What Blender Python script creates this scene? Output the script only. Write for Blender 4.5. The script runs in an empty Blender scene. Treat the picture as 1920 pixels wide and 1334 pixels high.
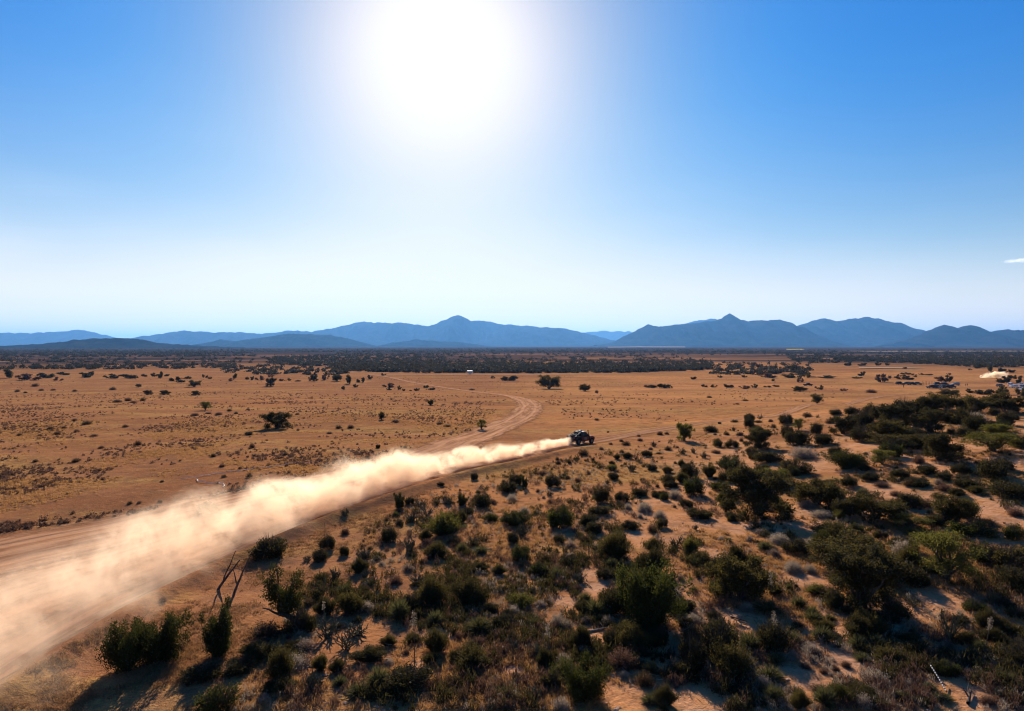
import bpy, math, random
import numpy as np
from mathutils import Vector, Matrix
R = math.radians
SC = bpy.context.scene

# ------------------------------------------------------------------ camera, sky, sun, exposure
CAM_H, F, HOR, CX0 = 14.0, 1280.0, 648.0, 960.0     # photo pixels (1920 wide)
cam_d = bpy.data.cameras.new('camera'); cam = bpy.data.objects.new('camera', cam_d)
SC.collection.objects.link(cam); SC.camera = cam
cam_d.sensor_width = 36.0; cam_d.lens = F / 1920 * 36.0
cam_d.clip_start = 0.5; cam_d.clip_end = 120000
PITCH = math.atan((667 - HOR) / F)
cam.location = (0, 0, CAM_H); cam.rotation_euler = (math.pi / 2 - PITCH, 0, 0)

def pix_dir(px, py):
    c, s = math.cos(PITCH), math.sin(PITCH)
    x = (np.asarray(px, float) - 960) / F; u = (667 - np.asarray(py, float)) / F
    return x, c + u * s, -s + u * c           # camera looks along +y
sd = pix_dir(828, 98); SUN = np.array(sd) / np.linalg.norm(sd)
SUN_EL = math.asin(SUN[2]); SUN_AZ = math.atan2(SUN[0], SUN[1])   # azimuth from +y towards +x

SC.view_settings.view_transform = 'Standard'; SC.view_settings.look = 'None'
SC.view_settings.gamma = 1.0; SC.view_settings.exposure = 0.85
SC.render.engine = 'CYCLES'
cy = SC.cycles
cy.max_bounces = 8; cy.diffuse_bounces = 2; cy.glossy_bounces = 2; cy.transmission_bounces = 2
cy.volume_bounces = 6; cy.transparent_max_bounces = 12
cy.use_denoising = True
cy.pixel_filter_type = 'BLACKMAN_HARRIS'; cy.filter_width = 1.1
cy.sample_clamp_indirect = 6.0
cy.volume_step_rate = 1.0; cy.volume_max_steps = 1024

def nt_new(nt, kind, **kw):
    n = nt.nodes.new(kind)
    for k, v in kw.items():
        setattr(n, k, v)
    return n
def math_n(nt, op, a, b=None, c=None, clamp=False):
    n = nt.nodes.new('ShaderNodeMath'); n.operation = op; n.use_clamp = clamp
    for i, v in enumerate((a, b, c)):
        if v is None: continue
        if hasattr(v, 'links'): nt.links.new(v, n.inputs[i])
        else: n.inputs[i].default_value = v
    return n.outputs[0]
def maprange(nt, v, a, b, c=0.0, d=1.0, smooth=True):
    n = nt.nodes.new('ShaderNodeMapRange')
    n.interpolation_type = 'SMOOTHSTEP' if smooth else 'LINEAR'
    nt.links.new(v, n.inputs[0])
    for i, q in enumerate((a, b, c, d)): n.inputs[1 + i].default_value = q
    return n.outputs[0]
def mixc(nt, f, a, b, mode='MIX'):
    n = nt.nodes.new('ShaderNodeMix'); n.data_type = 'RGBA'; n.blend_type = mode
    if hasattr(f, 'links'): nt.links.new(f, n.inputs[0])
    else: n.inputs[0].default_value = f
    for i, v in ((6, a), (7, b)):
        if hasattr(v, 'links'): nt.links.new(v, n.inputs[i])
        else: n.inputs[i].default_value = (*v, 1) if len(v) == 3 else v
    return n.outputs[2]
def noise(nt, vec, scale, detail=4, rough=0.55, dist=0.0):
    n = nt.nodes.new('ShaderNodeTexNoise')
    n.inputs['Scale'].default_value = scale; n.inputs['Detail'].default_value = detail
    n.inputs['Roughness'].default_value = rough; n.inputs['Distortion'].default_value = dist
    nt.links.new(vec, n.inputs['Vector'])
    return n.outputs[0]
def mapping(nt, vec, scale=(1, 1, 1), loc=(0, 0, 0), rot=(0, 0, 0)):
    n = nt.nodes.new('ShaderNodeMapping')
    n.inputs['Scale'].default_value = scale; n.inputs['Location'].default_value = loc; n.inputs['Rotation'].default_value = rot
    nt.links.new(vec, n.inputs['Vector'])
    return n.outputs[0]

W = bpy.data.worlds.new("World"); SC.world = W; W.use_nodes = True
SKY_S = 0.062
def build_world():
    nt = W.node_tree; nt.nodes.clear()
    sky = nt_new(nt, 'ShaderNodeTexSky', sky_type='NISHITA', sun_disc=False)
    sky.sun_elevation = SUN_EL; sky.sun_rotation = SUN_AZ
    sky.altitude = 1400; sky.air_density = 1.0; sky.dust_density = 0.7; sky.ozone_density = 2.0
    hs = nt.nodes.new('ShaderNodeHueSaturation'); hs.inputs['Saturation'].default_value = 1.42
    hs.inputs['Hue'].default_value = 0.5
    nt.links.new(sky.outputs[0], hs.inputs['Color'])
    tc = nt.nodes.new('ShaderNodeTexCoord')
    nrm = nt_new(nt, 'ShaderNodeVectorMath', operation='NORMALIZE'); nt.links.new(tc.outputs['Generated'], nrm.inputs[0])
    dt = nt_new(nt, 'ShaderNodeVectorMath', operation='DOT_PRODUCT'); nt.links.new(nrm.outputs[0], dt.inputs[0])
    dt.inputs[1].default_value = tuple(SUN)
    th = math_n(nt, 'ARCCOSINE', math_n(nt, 'MINIMUM', dt.outputs['Value'], 0.999999))
    th = math_n(nt, 'MULTIPLY', th, 180 / math.pi)
    sep = nt.nodes.new('ShaderNodeSeparateXYZ'); nt.links.new(nrm.outputs[0], sep.inputs[0])
    el = math_n(nt, 'MULTIPLY', math_n(nt, 'ARCSINE', sep.outputs[2]), 180 / math.pi)
    # the aureole of the sun: a tight bright core and a wide soft skirt
    q = math_n(nt, 'DIVIDE', th, 4.6)
    core = math_n(nt, 'MULTIPLY', math_n(nt, 'EXPONENT', math_n(nt, 'MULTIPLY', math_n(nt, 'POWER', q, 2.0), -1.0)), 0.8)
    skirt = math_n(nt, 'MULTIPLY', math_n(nt, 'EXPONENT', math_n(nt, 'DIVIDE', th, -5.2)), 2.45)
    glow = math_n(nt, 'ADD', core, skirt)
    # thin bright dust low over the horizon
    low = math_n(nt, 'MULTIPLY', math_n(nt, 'EXPONENT', math_n(nt, 'DIVIDE', math_n(nt, 'MAXIMUM', el, 0.0), -7.0)), 0.62)
    low = math_n(nt, 'ADD', low, math_n(nt, 'MULTIPLY', math_n(nt, 'EXPONENT', math_n(nt, 'DIVIDE', math_n(nt, 'MAXIMUM', el, 0.0), -3.0)), 0.75))
    veil = noise(nt, mapping(nt, nrm.outputs[0], (2.0, 2.0, 9.0)), 1.0, 3, 0.55)
    side = maprange(nt, sep.outputs[0], 0.6, -0.6, 0.72, 1.55)
    low = math_n(nt, 'MULTIPLY', low, math_n(nt, 'MULTIPLY', side, maprange(nt, veil, 0.3, 0.7, 0.82, 1.2)))
    gl = nt_new(nt, 'ShaderNodeVectorMath', operation='SCALE'); gl.inputs[0].default_value = (1.0, 0.83, 0.75)
    nt.links.new(math_n(nt, 'ADD', glow, low), gl.inputs['Scale'])
    skyc = mixc(nt, 1.0, hs.outputs[0], mixc(nt, maprange(nt, th, 5, 26), (0.78, 0.79, 0.80), mixc(nt, maprange(nt, el, 1, 26), (1.02, 0.80, 0.72), (0.32, 0.96, 1.34))), 'MULTIPLY')
    tot = nt_new(nt, 'ShaderNodeVectorMath', operation='MULTIPLY_ADD')          # sky + aureole, in units of the sky texture
    nt.links.new(gl.outputs[0], tot.inputs[0]); tot.inputs[1].default_value = (0.44 / SKY_S,) * 3; nt.links.new(skyc, tot.inputs[2])
    sp2 = nt.nodes.new('ShaderNodeSeparateXYZ'); nt.links.new(tot.outputs[0], sp2.inputs[0])
    cb = nt.nodes.new('ShaderNodeCombineXYZ'); top = 0.605 / SKY_S              # brightest sky: rolls off softly
    for i in range(3):
        x = math_n(nt, 'DIVIDE', sp2.outputs[i], top)
        y = math_n(nt, 'POWER', math_n(nt, 'ADD', 1.0, math_n(nt, 'POWER', x, 4.0)), -0.25)
        nt.links.new(math_n(nt, 'MULTIPLY', math_n(nt, 'MULTIPLY', x, y), top), cb.inputs[i])
    bg = nt.nodes.new('ShaderNodeBackground'); bg.inputs['Strength'].default_value = SKY_S
    nt.links.new(cb.outputs[0], bg.inputs['Color'])
    out = nt.nodes.new('ShaderNodeOutputWorld'); nt.links.new(bg.outputs[0], out.inputs['Surface'])
build_world()

sl = bpy.data.lights.new('sun', 'SUN'); sl.energy = 5.0; sl.angle = R(0.53); sl.color = (1.0, 0.90, 0.76)
so = bpy.data.objects.new('sun', sl); SC.collection.objects.link(so)
so.rotation_euler = Vector(-SUN).to_track_quat('-Z', 'Y').to_euler()
so.location = (0, 0, 200)

# ------------------------------------------------------------------ helpers
rng = np.random.default_rng(7)
def link(o, parent=None):
    SC.collection.objects.link(o)
    if parent is not None: o.parent = parent
    return o
def tag(o, label=None, cat=None, group=None, kind=None):
    if label: o['label'] = label
    if cat: o['category'] = cat
    if group: o['group'] = group
    if kind: o['kind'] = kind
    return o
def mesh_np(name, V, Fc, mats, fm=None, smooth=False):
    """V (n,3); Fc (m,k) array or list of arrays of equal-width faces; fm material index per face"""
    me = bpy.data.meshes.new(name)
    Fl = [Fc] if isinstance(Fc, np.ndarray) else list(Fc)
    Fl = [np.asarray(f, np.int32) for f in Fl if len(f)]
    V = np.asarray(V, np.float32)
    me.vertices.add(len(V)); me.vertices.foreach_set('co', V.ravel())
    nl = sum(f.size for f in Fl); nf = sum(len(f) for f in Fl)
    me.loops.add(nl); me.loops.foreach_set('vertex_index', np.concatenate([f.ravel() for f in Fl]))
    me.polygons.add(nf)
    tot = np.concatenate([np.full(len(f), f.shape[1], np.int32) for f in Fl])
    st = np.concatenate([[0], np.cumsum(tot)[:-1]]).astype(np.int32)
    me.polygons.foreach_set('loop_start', st)
    if fm is not None: me.polygons.foreach_set('material_index', np.asarray(fm, np.int32))
    me.polygons.foreach_set('use_smooth', np.full(nf, smooth))
    for m in mats: me.materials.append(m)
    me.update(calc_edges=True); me.validate()
    return me
def obj_np(name, V, Fc, mats, parent=None, fm=None, smooth=False):
    return link(bpy.data.objects.new(name, mesh_np(name, V, Fc, mats, fm, smooth)), parent)
def sstep(x, a, b):
    t = np.clip((np.asarray(x, float) - a) / (b - a), 0, 1); return t * t * (3 - 2 * t)

# value noise for terrain
_perm = np.random.default_rng(3).random((64, 64))
def vnoise(x, y):
    x = np.asarray(x, float); y = np.asarray(y, float)
    xi = np.floor(x).astype(int); yi = np.floor(y).astype(int); fx = x - xi; fy = y - yi
    fx = fx * fx * (3 - 2 * fx); fy = fy * fy * (3 - 2 * fy)
    g = lambda i, j: _perm[np.mod(i, 64), np.mod(j, 64)]
    return (g(xi, yi) * (1 - fx) * (1 - fy) + g(xi + 1, yi) * fx * (1 - fy) + g(xi, yi + 1) * (1 - fx) * fy + g(xi + 1, yi + 1) * fx * fy) * 2 - 1

# ------------------------------------------------------------------ terrain height
def h_base(x, y):
    x = np.asarray(x, float); y = np.asarray(y, float)
    d = np.hypot(x, y)
    z = -10.0 * sstep(d, 90, 420) * sstep(y, -50, 40)
    spur = sstep(x - 0.12 * y, 14, 52) * sstep(y, 25, 75) * (1 - sstep(y, 125, 200)) * (1 - sstep(x, 200, 320))
    z = z + 2.8 * spur
    near = 1 - sstep(d, 120, 350)
    z = z + near * (0.45 * vnoise(x / 23 + 5, y / 23) + 0.14 * vnoise(x / 7 + 9, y / 7 + 3))
    z = z + (1 - near) * 0.5 * vnoise(x / 160, y / 160 + 7) * (1 - sstep(d, 2500, 6000))
    return z
BERM = None
def h(x, y):
    z = h_base(x, y)
    if BERM is not None:
        s, near_ = poly_side(x, y, BERM)
        d = np.hypot(x, y)
        z = z + near_ * (1 - sstep(d, 75, 105)) * 0.55 * np.exp(-((s - 3.4) / 0.9) ** 2)
        z = z - near_ * (1 - sstep(d, 75, 105)) * 0.25 * np.exp(-((s - 0.0) / 2.2) ** 2)
    return z
def poly_side(x, y, P):
    """signed distance (positive to the right of travel) to polyline P (n,2), and weight"""
    x = np.asarray(x, float); y = np.asarray(y, float)
    best = np.full(np.broadcast(x, y).shape, 1e9); sg = np.zeros_like(best)
    for (x0, y0), (x1, y1) in zip(P[:-1], P[1:]):
        dx, dy = x1 - x0, y1 - y0; L2 = dx * dx + dy * dy
        t = np.clip(((x - x0) * dx + (y - y0) * dy) / L2, 0, 1)
        qx = x - x0 - t * dx; qy = y - y0 - t * dy
        dd = np.hypot(qx, qy); s = np.sign(qx * dy - qy * dx)
        m = dd < best; best = np.where(m, dd, best); sg = np.where(m, s, sg)
    return best * np.where(sg == 0, 1, sg), (best < 30).astype(float)
_D = np.concatenate([np.arange(14, 120, 0.25), np.geomspace(120, 30000, 1500)])
def at(px, py, flat=False):
    """ground point seen at a photo pixel"""
    dx, dy, dz = pix_dir(px, py)
    P = np.stack([dx * _D, dy * _D], 1) / np.hypot(dx, dy)
    z = CAM_H + dz / math.hypot(dx, dy) * _D
    g = h(P[:, 0], P[:, 1]); k = np.argmax(z <= g)
    if not (z <= g).any(): k = len(_D) - 1
    if k > 0:
        a = z[k - 1] - g[k - 1]; b = z[k] - g[k]; t = a / (a - b) if a != b else 0
        d = _D[k - 1] + t * (_D[k] - _D[k - 1])
    else: d = _D[0]
    q = np.array([dx, dy]) / np.hypot(dx, dy) * d
    return np.array([q[0], q[1], float(h(q[0], q[1]))])
def to_pix(x, y, z):
    c, s = math.cos(PITCH), math.sin(PITCH)
    zz = z - CAM_H; dep = y * c - zz * s; up = y * s + zz * c
    return 960 + F * x / dep, 667 - F * up / dep

_TAB = None
def at_many(px, py):
    """ground points for arrays of photo pixels, from a table of sight lines"""
    global _TAB
    if _TAB is None:
        cols = np.arange(-400, 2361, 20.0); D_ = np.concatenate([np.arange(14, 150, 0.25), np.geomspace(150, 30000, 1200)]); T = []
        for c in cols:
            dx, dy, _ = pix_dir(c, 700); q = np.array([dx, dy]) / math.hypot(dx, dy)
            T.append(np.maximum.accumulate((h(q[0] * D_, q[1] * D_) - CAM_H) / D_) + np.arange(len(D_)) * 1e-12)
        _TAB = (cols, D_, T)
    cols, D_, T = _TAB
    dx, dy, dz = pix_dir(px, py); dx = np.broadcast_to(dx, dz.shape) if np.shape(dx) != np.shape(dz) else dx
    hy = np.hypot(dx, dy); el = dz / hy; f = (np.asarray(px, float) + 400) / 20; i = np.clip(f.astype(int), 0, len(cols) - 2); f = f - i
    d = np.empty(len(el))
    for c in np.unique(i):
        m = i == c; d[m] = np.interp(el[m], T[c], D_) * (1 - f[m]) + np.interp(el[m], T[c + 1], D_) * f[m]
    x = dx / hy * d; y = dy / hy * d
    return np.column_stack([x, y, h(x, y)])
A_PX = [(1720, 738), (1640, 746), (1500, 765), (1400, 783), (1300, 796), (1200, 812), (1090, 832), (1000, 849), (900, 869), (800, 891), (700, 921),
        (600, 952), (500, 990), (350, 1052), (200, 1116), (50, 1196), (-120, 1295)]
B_PX = [(690, 703), (730, 708), (770, 717), (830, 727), (905, 737), (955, 743), (985, 752), (993, 764), (978, 782), (930, 803), (880, 823), (830, 844), (700, 884),
        (560, 915), (400, 951), (200, 1000), (0, 1043), (-250, 1095)]
def smooth_path(P, n=12):
    P = np.array(P); out = []
    Q = np.vstack([2 * P[0] - P[1], P, 2 * P[-1] - P[-2]])
    for i in range(1, len(Q) - 2):
        p0, p1, p2, p3 = Q[i - 1], Q[i], Q[i + 1], Q[i + 2]
        for t in np.arange(n) / n:
            out.append(0.5 * ((2 * p1) + (-p0 + p2) * t + (2 * p0 - 5 * p1 + 4 * p2 - p3) * t * t + (-p0 + 3 * p1 - 3 * p2 + p3) * t ** 3))
    out.append(Q[-2]); return np.array(out)
A_W = smooth_path([at(*p)[:2] for p in A_PX], 6)
BERM = A_W[::-1][::3].copy()     # travel direction: towards the truck
A_W = smooth_path([at(*p)[:2] for p in A_PX], 14)
B_W = smooth_path([at(*p)[:2] for p in B_PX], 14)

# bare sandy openings in the scrub (photo pixel centre and half size)
BARE_PX = [(1406, 1166, 50, 22), (1497, 1083, 32, 14), (1313, 1313, 65, 25), (1507, 1267, 42, 25), (1585, 1255, 28, 16), (1572, 1180, 28, 11), (1763, 1123, 45, 17), (1713, 1147, 22, 16), (1797, 1300, 52, 22), (1840, 1197, 25, 11),
    (1105, 1190, 42, 14), (817, 1194, 40, 16), (1112, 1091, 30, 26), (782, 1258, 20, 24), (1173, 1308, 52, 22), (1194, 1009, 28, 20), (1506, 960, 25, 14), (1663, 920, 44, 14), (1800, 945, 60, 18), (1846, 960, 40, 20), (1740, 873, 22, 15),
    (1840, 1003, 40, 18), (1380, 990, 33, 14), (1527, 1090, 27, 13), (1330, 1043, 28, 20), (1060, 1130, 24, 14), (960, 1260, 34, 14), (1590, 1240, 30, 14), (1255, 1010, 26, 12), (1440, 905, 22, 10), (1900, 870, 26, 10), (1700, 802, 30, 8), (1800, 838, 40, 9), (1622, 838, 30, 9), (1880, 792, 25, 7), (1560, 872, 28, 8), (1760, 770, 22, 5)]
BARE = []
for a_ in BARE_PX:
    p_ = at(a_[0], a_[1]); d_ = math.hypot(p_[0], p_[1]); BARE.append((p_[0], p_[1], a_[2] * d_ / F, a_[3] * d_ / F * math.hypot(d_, CAM_H) / CAM_H))
def bare_mask(x, y):
    x = np.asarray(x, float); y = np.asarray(y, float); m = np.zeros(np.broadcast(x, y).shape)
    for bx, by, rx, ry in BARE: m = np.maximum(m, np.exp(-(((x - bx) / rx) ** 2 + ((y - by) / ry) ** 2) * .8))
    return m

# ------------------------------------------------------------------ ground materials
def mat(name):
    m = bpy.data.materials.new(name); m.use_nodes = True
    nt = m.node_tree; nt.nodes.clear()
    out = nt.nodes.new('ShaderNodeOutputMaterial')
    return m, nt, out
def principled(nt, rough=0.95, spec=0.0):
    p = nt.nodes.new('ShaderNodeBsdfPrincipled'); p.inputs['Roughness'].default_value = rough
    p.inputs['Specular IOR Level'].default_value = spec
    return p
def bump(nt, height, strength, dist):
    b = nt.nodes.new('ShaderNodeBump'); b.inputs['Strength'].default_value = strength; b.inputs['Distance'].default_value = dist
    nt.links.new(height, b.inputs['Height']); return b.outputs[0]

SAND = (0.56, 0.29, 0.165); SOIL = (0.50, 0.205, 0.070); BROWN = (0.255, 0.099, 0.041); GOLD = (0.52, 0.27, 0.075); DARK = (0.04, 0.031, 0.030)
def ground_mat():
    m, nt, out = mat('desert_ground')
    geo = nt.nodes.new('ShaderNodeNewGeometry'); P = geo.outputs['Position']
    sep = nt.nodes.new('ShaderNodeSeparateXYZ'); nt.links.new(P, sep.inputs[0])
    ln = nt_new(nt, 'ShaderNodeVectorMath', operation='LENGTH'); nt.links.new(P, ln.inputs[0]); D = ln.outputs['Value']
    big = noise(nt, mapping(nt, P, (0.010, 0.022, 0.01)), 1.0, 5, 0.6, 0.4)
    mid = noise(nt, mapping(nt, P, (0.05, 0.085, 0.05), (3, 8, 0)), 1.0, 5, 0.6, 0.3)
    fine = noise(nt, P, 0.55, 6, 0.65)
    tuft = noise(nt, P, 3.2, 5, 0.7)
    grit = noise(nt, P, 14.0, 3, 0.6)
    # how much grass: field left of the track is grassy, scrub at the right is bare sand
    bare = maprange(nt, mid, 0.45, 0.58)
    right = maprange(nt, math_n(nt, 'SUBTRACT', sep.outputs[0], math_n(nt, 'MULTIPLY', sep.outputs[1], 0.12)), -4, 14)
    nearm = maprange(nt, sep.outputs[1], 140, 60)
    bare = math_n(nt, 'MULTIPLY', bare, math_n(nt, 'MULTIPLY_ADD', math_n(nt, 'MULTIPLY', right, nearm), 0.85, 0.15))
    lf = maprange(nt, math_n(nt, 'SUBTRACT', sep.outputs[0], math_n(nt, 'MULTIPLY', sep.outputs[1], 0.05)), -50, 25, 0.17, 0.02)
    ba = nt.nodes.new('ShaderNodeAttribute'); ba.attribute_name = 'bare'
    bare = math_n(nt, 'MAXIMUM', bare, maprange(nt, math_n(nt, 'ADD', ba.outputs['Fac'], math_n(nt, 'MULTIPLY', math_n(nt, 'SUBTRACT', fine, 0.5), 0.9)), 0.28, 0.72))
    soil = mixc(nt, maprange(nt, math_n(nt, 'SUBTRACT', big, lf), 0.34, 0.60), BROWN, SOIL)
    gold = mixc(nt, maprange(nt, tuft, 0.35, 0.7), (0.25, 0.13, 0.05), GOLD)
    big2 = noise(nt, mapping(nt, P, (0.022, 0.075, 0.02), (7, 1, 0)), 1.0, 6, 0.65, 0.5)
    gm = math_n(nt, 'MULTIPLY', maprange(nt, math_n(nt, 'ADD', big2, math_n(nt, 'MULTIPLY', fine, 0.35)), 0.64, 0.80), 0.9)
    c = mixc(nt, gm, soil, gold)
    c = mixc(nt, bare, c, mixc(nt, maprange(nt, fine, 0.3, 0.7), SAND, SOIL))
    mot = noise(nt, mapping(nt, P, (.32, .32, .32), (11, 4, 0)), 1.0, 8, 0.72)
    mot2 = noise(nt, mapping(nt, P, (.75, .75, .75), (2, 14, 0)), 1.0, 6, 0.75)
    c = mixc(nt, math_n(nt, 'MULTIPLY', maprange(nt, mot, 0.48, 0.64, 0, 0.75), math_n(nt, 'SUBTRACT', 1.0, math_n(nt, 'MULTIPLY', bare, 0.35))), c, (0.165, 0.082, 0.042))
    c = mixc(nt, maprange(nt, mot2, 0.52, 0.66, 0, 0.62), c, (0.12, 0.062, 0.035))
    c = mixc(nt, maprange(nt, mot2, 0.44, 0.30, 0, 0.55), c, (0.52, 0.29, 0.115))
    c = mixc(nt, maprange(nt, tuft, 0.56, 0.74, 0, 0.55), c, (0.15, 0.08, 0.045))      # litter and dead grass
    c = mixc(nt, maprange(nt, grit, 0.40, 0.75, 0, 0.35), c, (0.52, 0.27, 0.14))
    # far plain: dark scrub covers the soil
    scr = noise(nt, mapping(nt, P, (0.0016, 0.006, 0.001), (1.3, 2.2, 0)), 1.0, 6, 0.7)
    far = math_n(nt, 'MULTIPLY', maprange(nt, D, 650, 1200), maprange(nt, scr, 0.37, 0.54))
    far = math_n(nt, 'MAXIMUM', far, maprange(nt, D, 1500, 2300))
    scr2 = noise(nt, mapping(nt, P, (0.02, 0.05, 0.02)), 1.0, 4, 0.7)
    c = mixc(nt, math_n(nt, 'MULTIPLY', far, maprange(nt, scr2, 0.25, 0.6, 0.8, 1.0)), c, DARK)
    p = principled(nt); nt.links.new(c, p.inputs['Base Color'])
    hh = math_n(nt, 'ADD', math_n(nt, 'MULTIPLY', tuft, 0.8), math_n(nt, 'MULTIPLY', grit, 0.25))
    hh = math_n(nt, 'ADD', hh, math_n(nt, 'MULTIPLY', fine, 1.2))
    nt.links.new(bump(nt, hh, 0.75, 0.22), p.inputs['Normal'])
    nt.links.new(p.outputs[0], out.inputs['Surface'])
    return m
def track_mat(name, seed, fade=None):
    m, nt, out = mat(name)
    geo = nt.nodes.new('ShaderNodeNewGeometry'); P = geo.outputs['Position']
    at_ = nt.nodes.new('ShaderNodeAttribute'); at_.attribute_name = 'cross'     # -1..1 across
    al = nt.nodes.new('ShaderNodeAttribute'); al.attribute_name = 'along'
    u = at_.outputs['Fac']; L = al.outputs['Fac']
    cmb = nt.nodes.new('ShaderNodeCombineXYZ'); nt.links.new(u, cmb.inputs[0]); nt.links.new(math_n(nt, 'MULTIPLY', L, 0.02), cmb.inputs[1])
    cmb.inputs[2].default_value = seed
    rut = noise(nt, cmb.outputs[0], 5.5, 4, 0.6)
    n1 = noise(nt, P, 0.5, 5, 0.65); n2 = noise(nt, P, 6.0, 4, 0.6)
    c = mixc(nt, maprange(nt, rut, 0.38, 0.62), (0.27, 0.122, 0.058), (0.50, 0.25, 0.128))
    wv = math_n(nt, 'MULTIPLY', math_n(nt, 'SUBTRACT', noise(nt, mapping(nt, P, (.06, .06, .06)), 1.0, 2), 0.5), 0.35)
    ua = math_n(nt, 'ABSOLUTE', math_n(nt, 'SUBTRACT', math_n(nt, 'ABSOLUTE', math_n(nt, 'ADD', u, wv)), 0.34))
    wheelrut = maprange(nt, ua, 0.13, 0.03)
    c = mixc(nt, math_n(nt, 'MULTIPLY', wheelrut, 0.6), c, (0.56, 0.29, 0.155))
    c = mixc(nt, maprange(nt, n1, 0.45, 0.7, 0, 0.5), c, (0.36, 0.17, 0.083))
    c = mixc(nt, maprange(nt, n2, 0.4, 0.75, 0, 0.3), c, (0.26, 0.15, 0.10))
    p = principled(nt); nt.links.new(c, p.inputs['Base Color'])
    hh = math_n(nt, 'ADD', math_n(nt, 'SUBTRACT', math_n(nt, 'MULTIPLY', rut, 1.2), math_n(nt, 'MULTIPLY', wheelrut, 0.7)), math_n(nt, 'MULTIPLY', n2, 0.4))
    nt.links.new(bump(nt, hh, 0.6, 0.18), p.inputs['Normal'])
    e = math_n(nt, 'ADD', math_n(nt, 'ABSOLUTE', u), math_n(nt, 'MULTIPLY', math_n(nt, 'SUBTRACT', n1, 0.5), 0.9))
    a = maprange(nt, e, 0.95, 0.6)
    if fade: a = math_n(nt, 'MULTIPLY', a, maprange(nt, L, fade - 4, fade + 4, 0.75, 1.0))
    tr = nt.nodes.new('ShaderNodeBsdfTransparent'); mx = nt.nodes.new('ShaderNodeMixShader')
    nt.links.new(a, mx.inputs[0]); nt.links.new(tr.outputs[0], mx.inputs[1]); nt.links.new(p.outputs[0], mx.inputs[2])
    nt.links.new(mx.outputs[0], out.inputs['Surface'])
    return m

# ------------------------------------------------------------------ ground sheet (polar grid, front dense)
def build_ground():
    r = np.concatenate([np.linspace(0.5, 14, 12)[:-1], np.geomspace(14, 500, 600)[:-1], np.geomspace(500, 60000, 190)])
    a = np.concatenate([np.linspace(-R(180), -R(48), 60)[:-1], np.linspace(-R(48), R(48), 420), np.linspace(R(48), R(180), 60)[1:]])
    Rr, Aa = np.meshgrid(r, a, indexing='ij')
    X = Rr * np.sin(Aa); Y = Rr * np.cos(Aa); Z = h(X, Y)
    V = np.stack([X, Y, Z], -1).reshape(-1, 3)
    n, k = len(r), len(a)
    i, j = np.meshgrid(np.arange(n - 1), np.arange(k - 1), indexing='ij')
    q = np.stack([i * k + j, i * k + j + 1, (i + 1) * k + j + 1, (i + 1) * k + j], -1).reshape(-1, 4)[:, ::-1]
    o = obj_np('ground', V, q, [ground_mat()], smooth=True)
    atr = o.data.attributes.new('bare', 'FLOAT', 'POINT'); atr.data.foreach_set('value', bare_mask(X, Y).astype(np.float32).ravel())
    return tag(o, 'dry desert plain of tan soil and pale sand', 'ground', kind='structure')
ground = build_ground()

def strip(name, P, width, material, lift, label, cat='dirt track', n=15):
    P = np.asarray(P); T = np.gradient(P, axis=0); T /= np.linalg.norm(T, axis=1)[:, None]
    N = np.stack([T[:, 1], -T[:, 0]], 1)
    L = np.concatenate([[0], np.cumsum(np.linalg.norm(np.diff(P, axis=0), axis=1))])
    u = np.linspace(-1, 1, n); w = np.broadcast_to(width, len(P))
    X = P[:, None, 0] + N[:, None, 0] * u * w[:, None] / 2; Y = P[:, None, 1] + N[:, None, 1] * u * w[:, None] / 2
    dd = np.hypot(X, Y)
    Z = h(X, Y) + lift + 0.00025 * dd
    V = np.stack([X, Y, Z], -1).reshape(-1, 3)
    m = len(P); i, j = np.meshgrid(np.arange(m - 1), np.arange(n - 1), indexing='ij')
    q = np.stack([i * n + j, i * n + j + 1, (i + 1) * n + j + 1, (i + 1) * n + j], -1).reshape(-1, 4)
    nz = np.cross(V[q[:, 1]] - V[q[:, 0]], V[q[:, 3]] - V[q[:, 0]])[:, 2].mean()
    if nz < 0: q = q[:, ::-1]
    o = obj_np(name, V, np.ascontiguousarray(q), [material], smooth=True)
    for nm, val in (('cross', np.broadcast_to(u, (m, n))), ('along', np.broadcast_to(L[:, None], (m, n)))):
        atr = o.data.attributes.new(nm, 'FLOAT', 'POINT'); atr.data.foreach_set('value', val.astype(np.float32).ravel())
    return tag(o, label, cat, kind='structure')
def densify(P, step):
    L = np.concatenate([[0], np.cumsum(np.linalg.norm(np.diff(P, axis=0), axis=1))])
    s = np.arange(0, L[-1], step); return np.stack([np.interp(s, L, P[:, 0]), np.interp(s, L, P[:, 1])], 1)
_q = at(1089, 833)[:2]; _k = np.argmin(np.hypot(A_W[:, 0] - _q[0], A_W[:, 1] - _q[1])); L_TRUCK = float(np.linalg.norm(np.diff(A_W[:_k + 1], axis=0), axis=1).sum())
dA = np.hypot(*densify(A_W, 0.6).T)
strip('dirt_track', densify(A_W, 0.6), 4.4 + 1.8 * (1 - sstep(dA, 40, 100)), track_mat('track_dirt', 1.0, L_TRUCK), 0.02, 'pale dirt track the racing truck drives along')
PB = densify(B_W, 0.8); dB = np.hypot(*PB.T)
strip('dirt_track', PB, 8.5 + 2.5 * (1 - sstep(dB, 50, 130)) - 3.2 * sstep(dB, 190, 300), track_mat('track_dirt_curved', 2.0), 0.032, 'pale dirt track curving away across the plain', n=19)
M_W = smooth_path([at(*p)[:2] for p in [(760, 893), (640, 930), (520, 965), (380, 1008), (200, 1065), (0, 1130), (-200, 1200)]], 14)
strip('dirt_track', densify(M_W, 0.6), np.linspace(5, 11, len(densify(M_W, 0.6))), track_mat('track_dirt_apron', 3.0), 0.044, 'churned bare dirt where both tracks merge', n=21)
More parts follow.
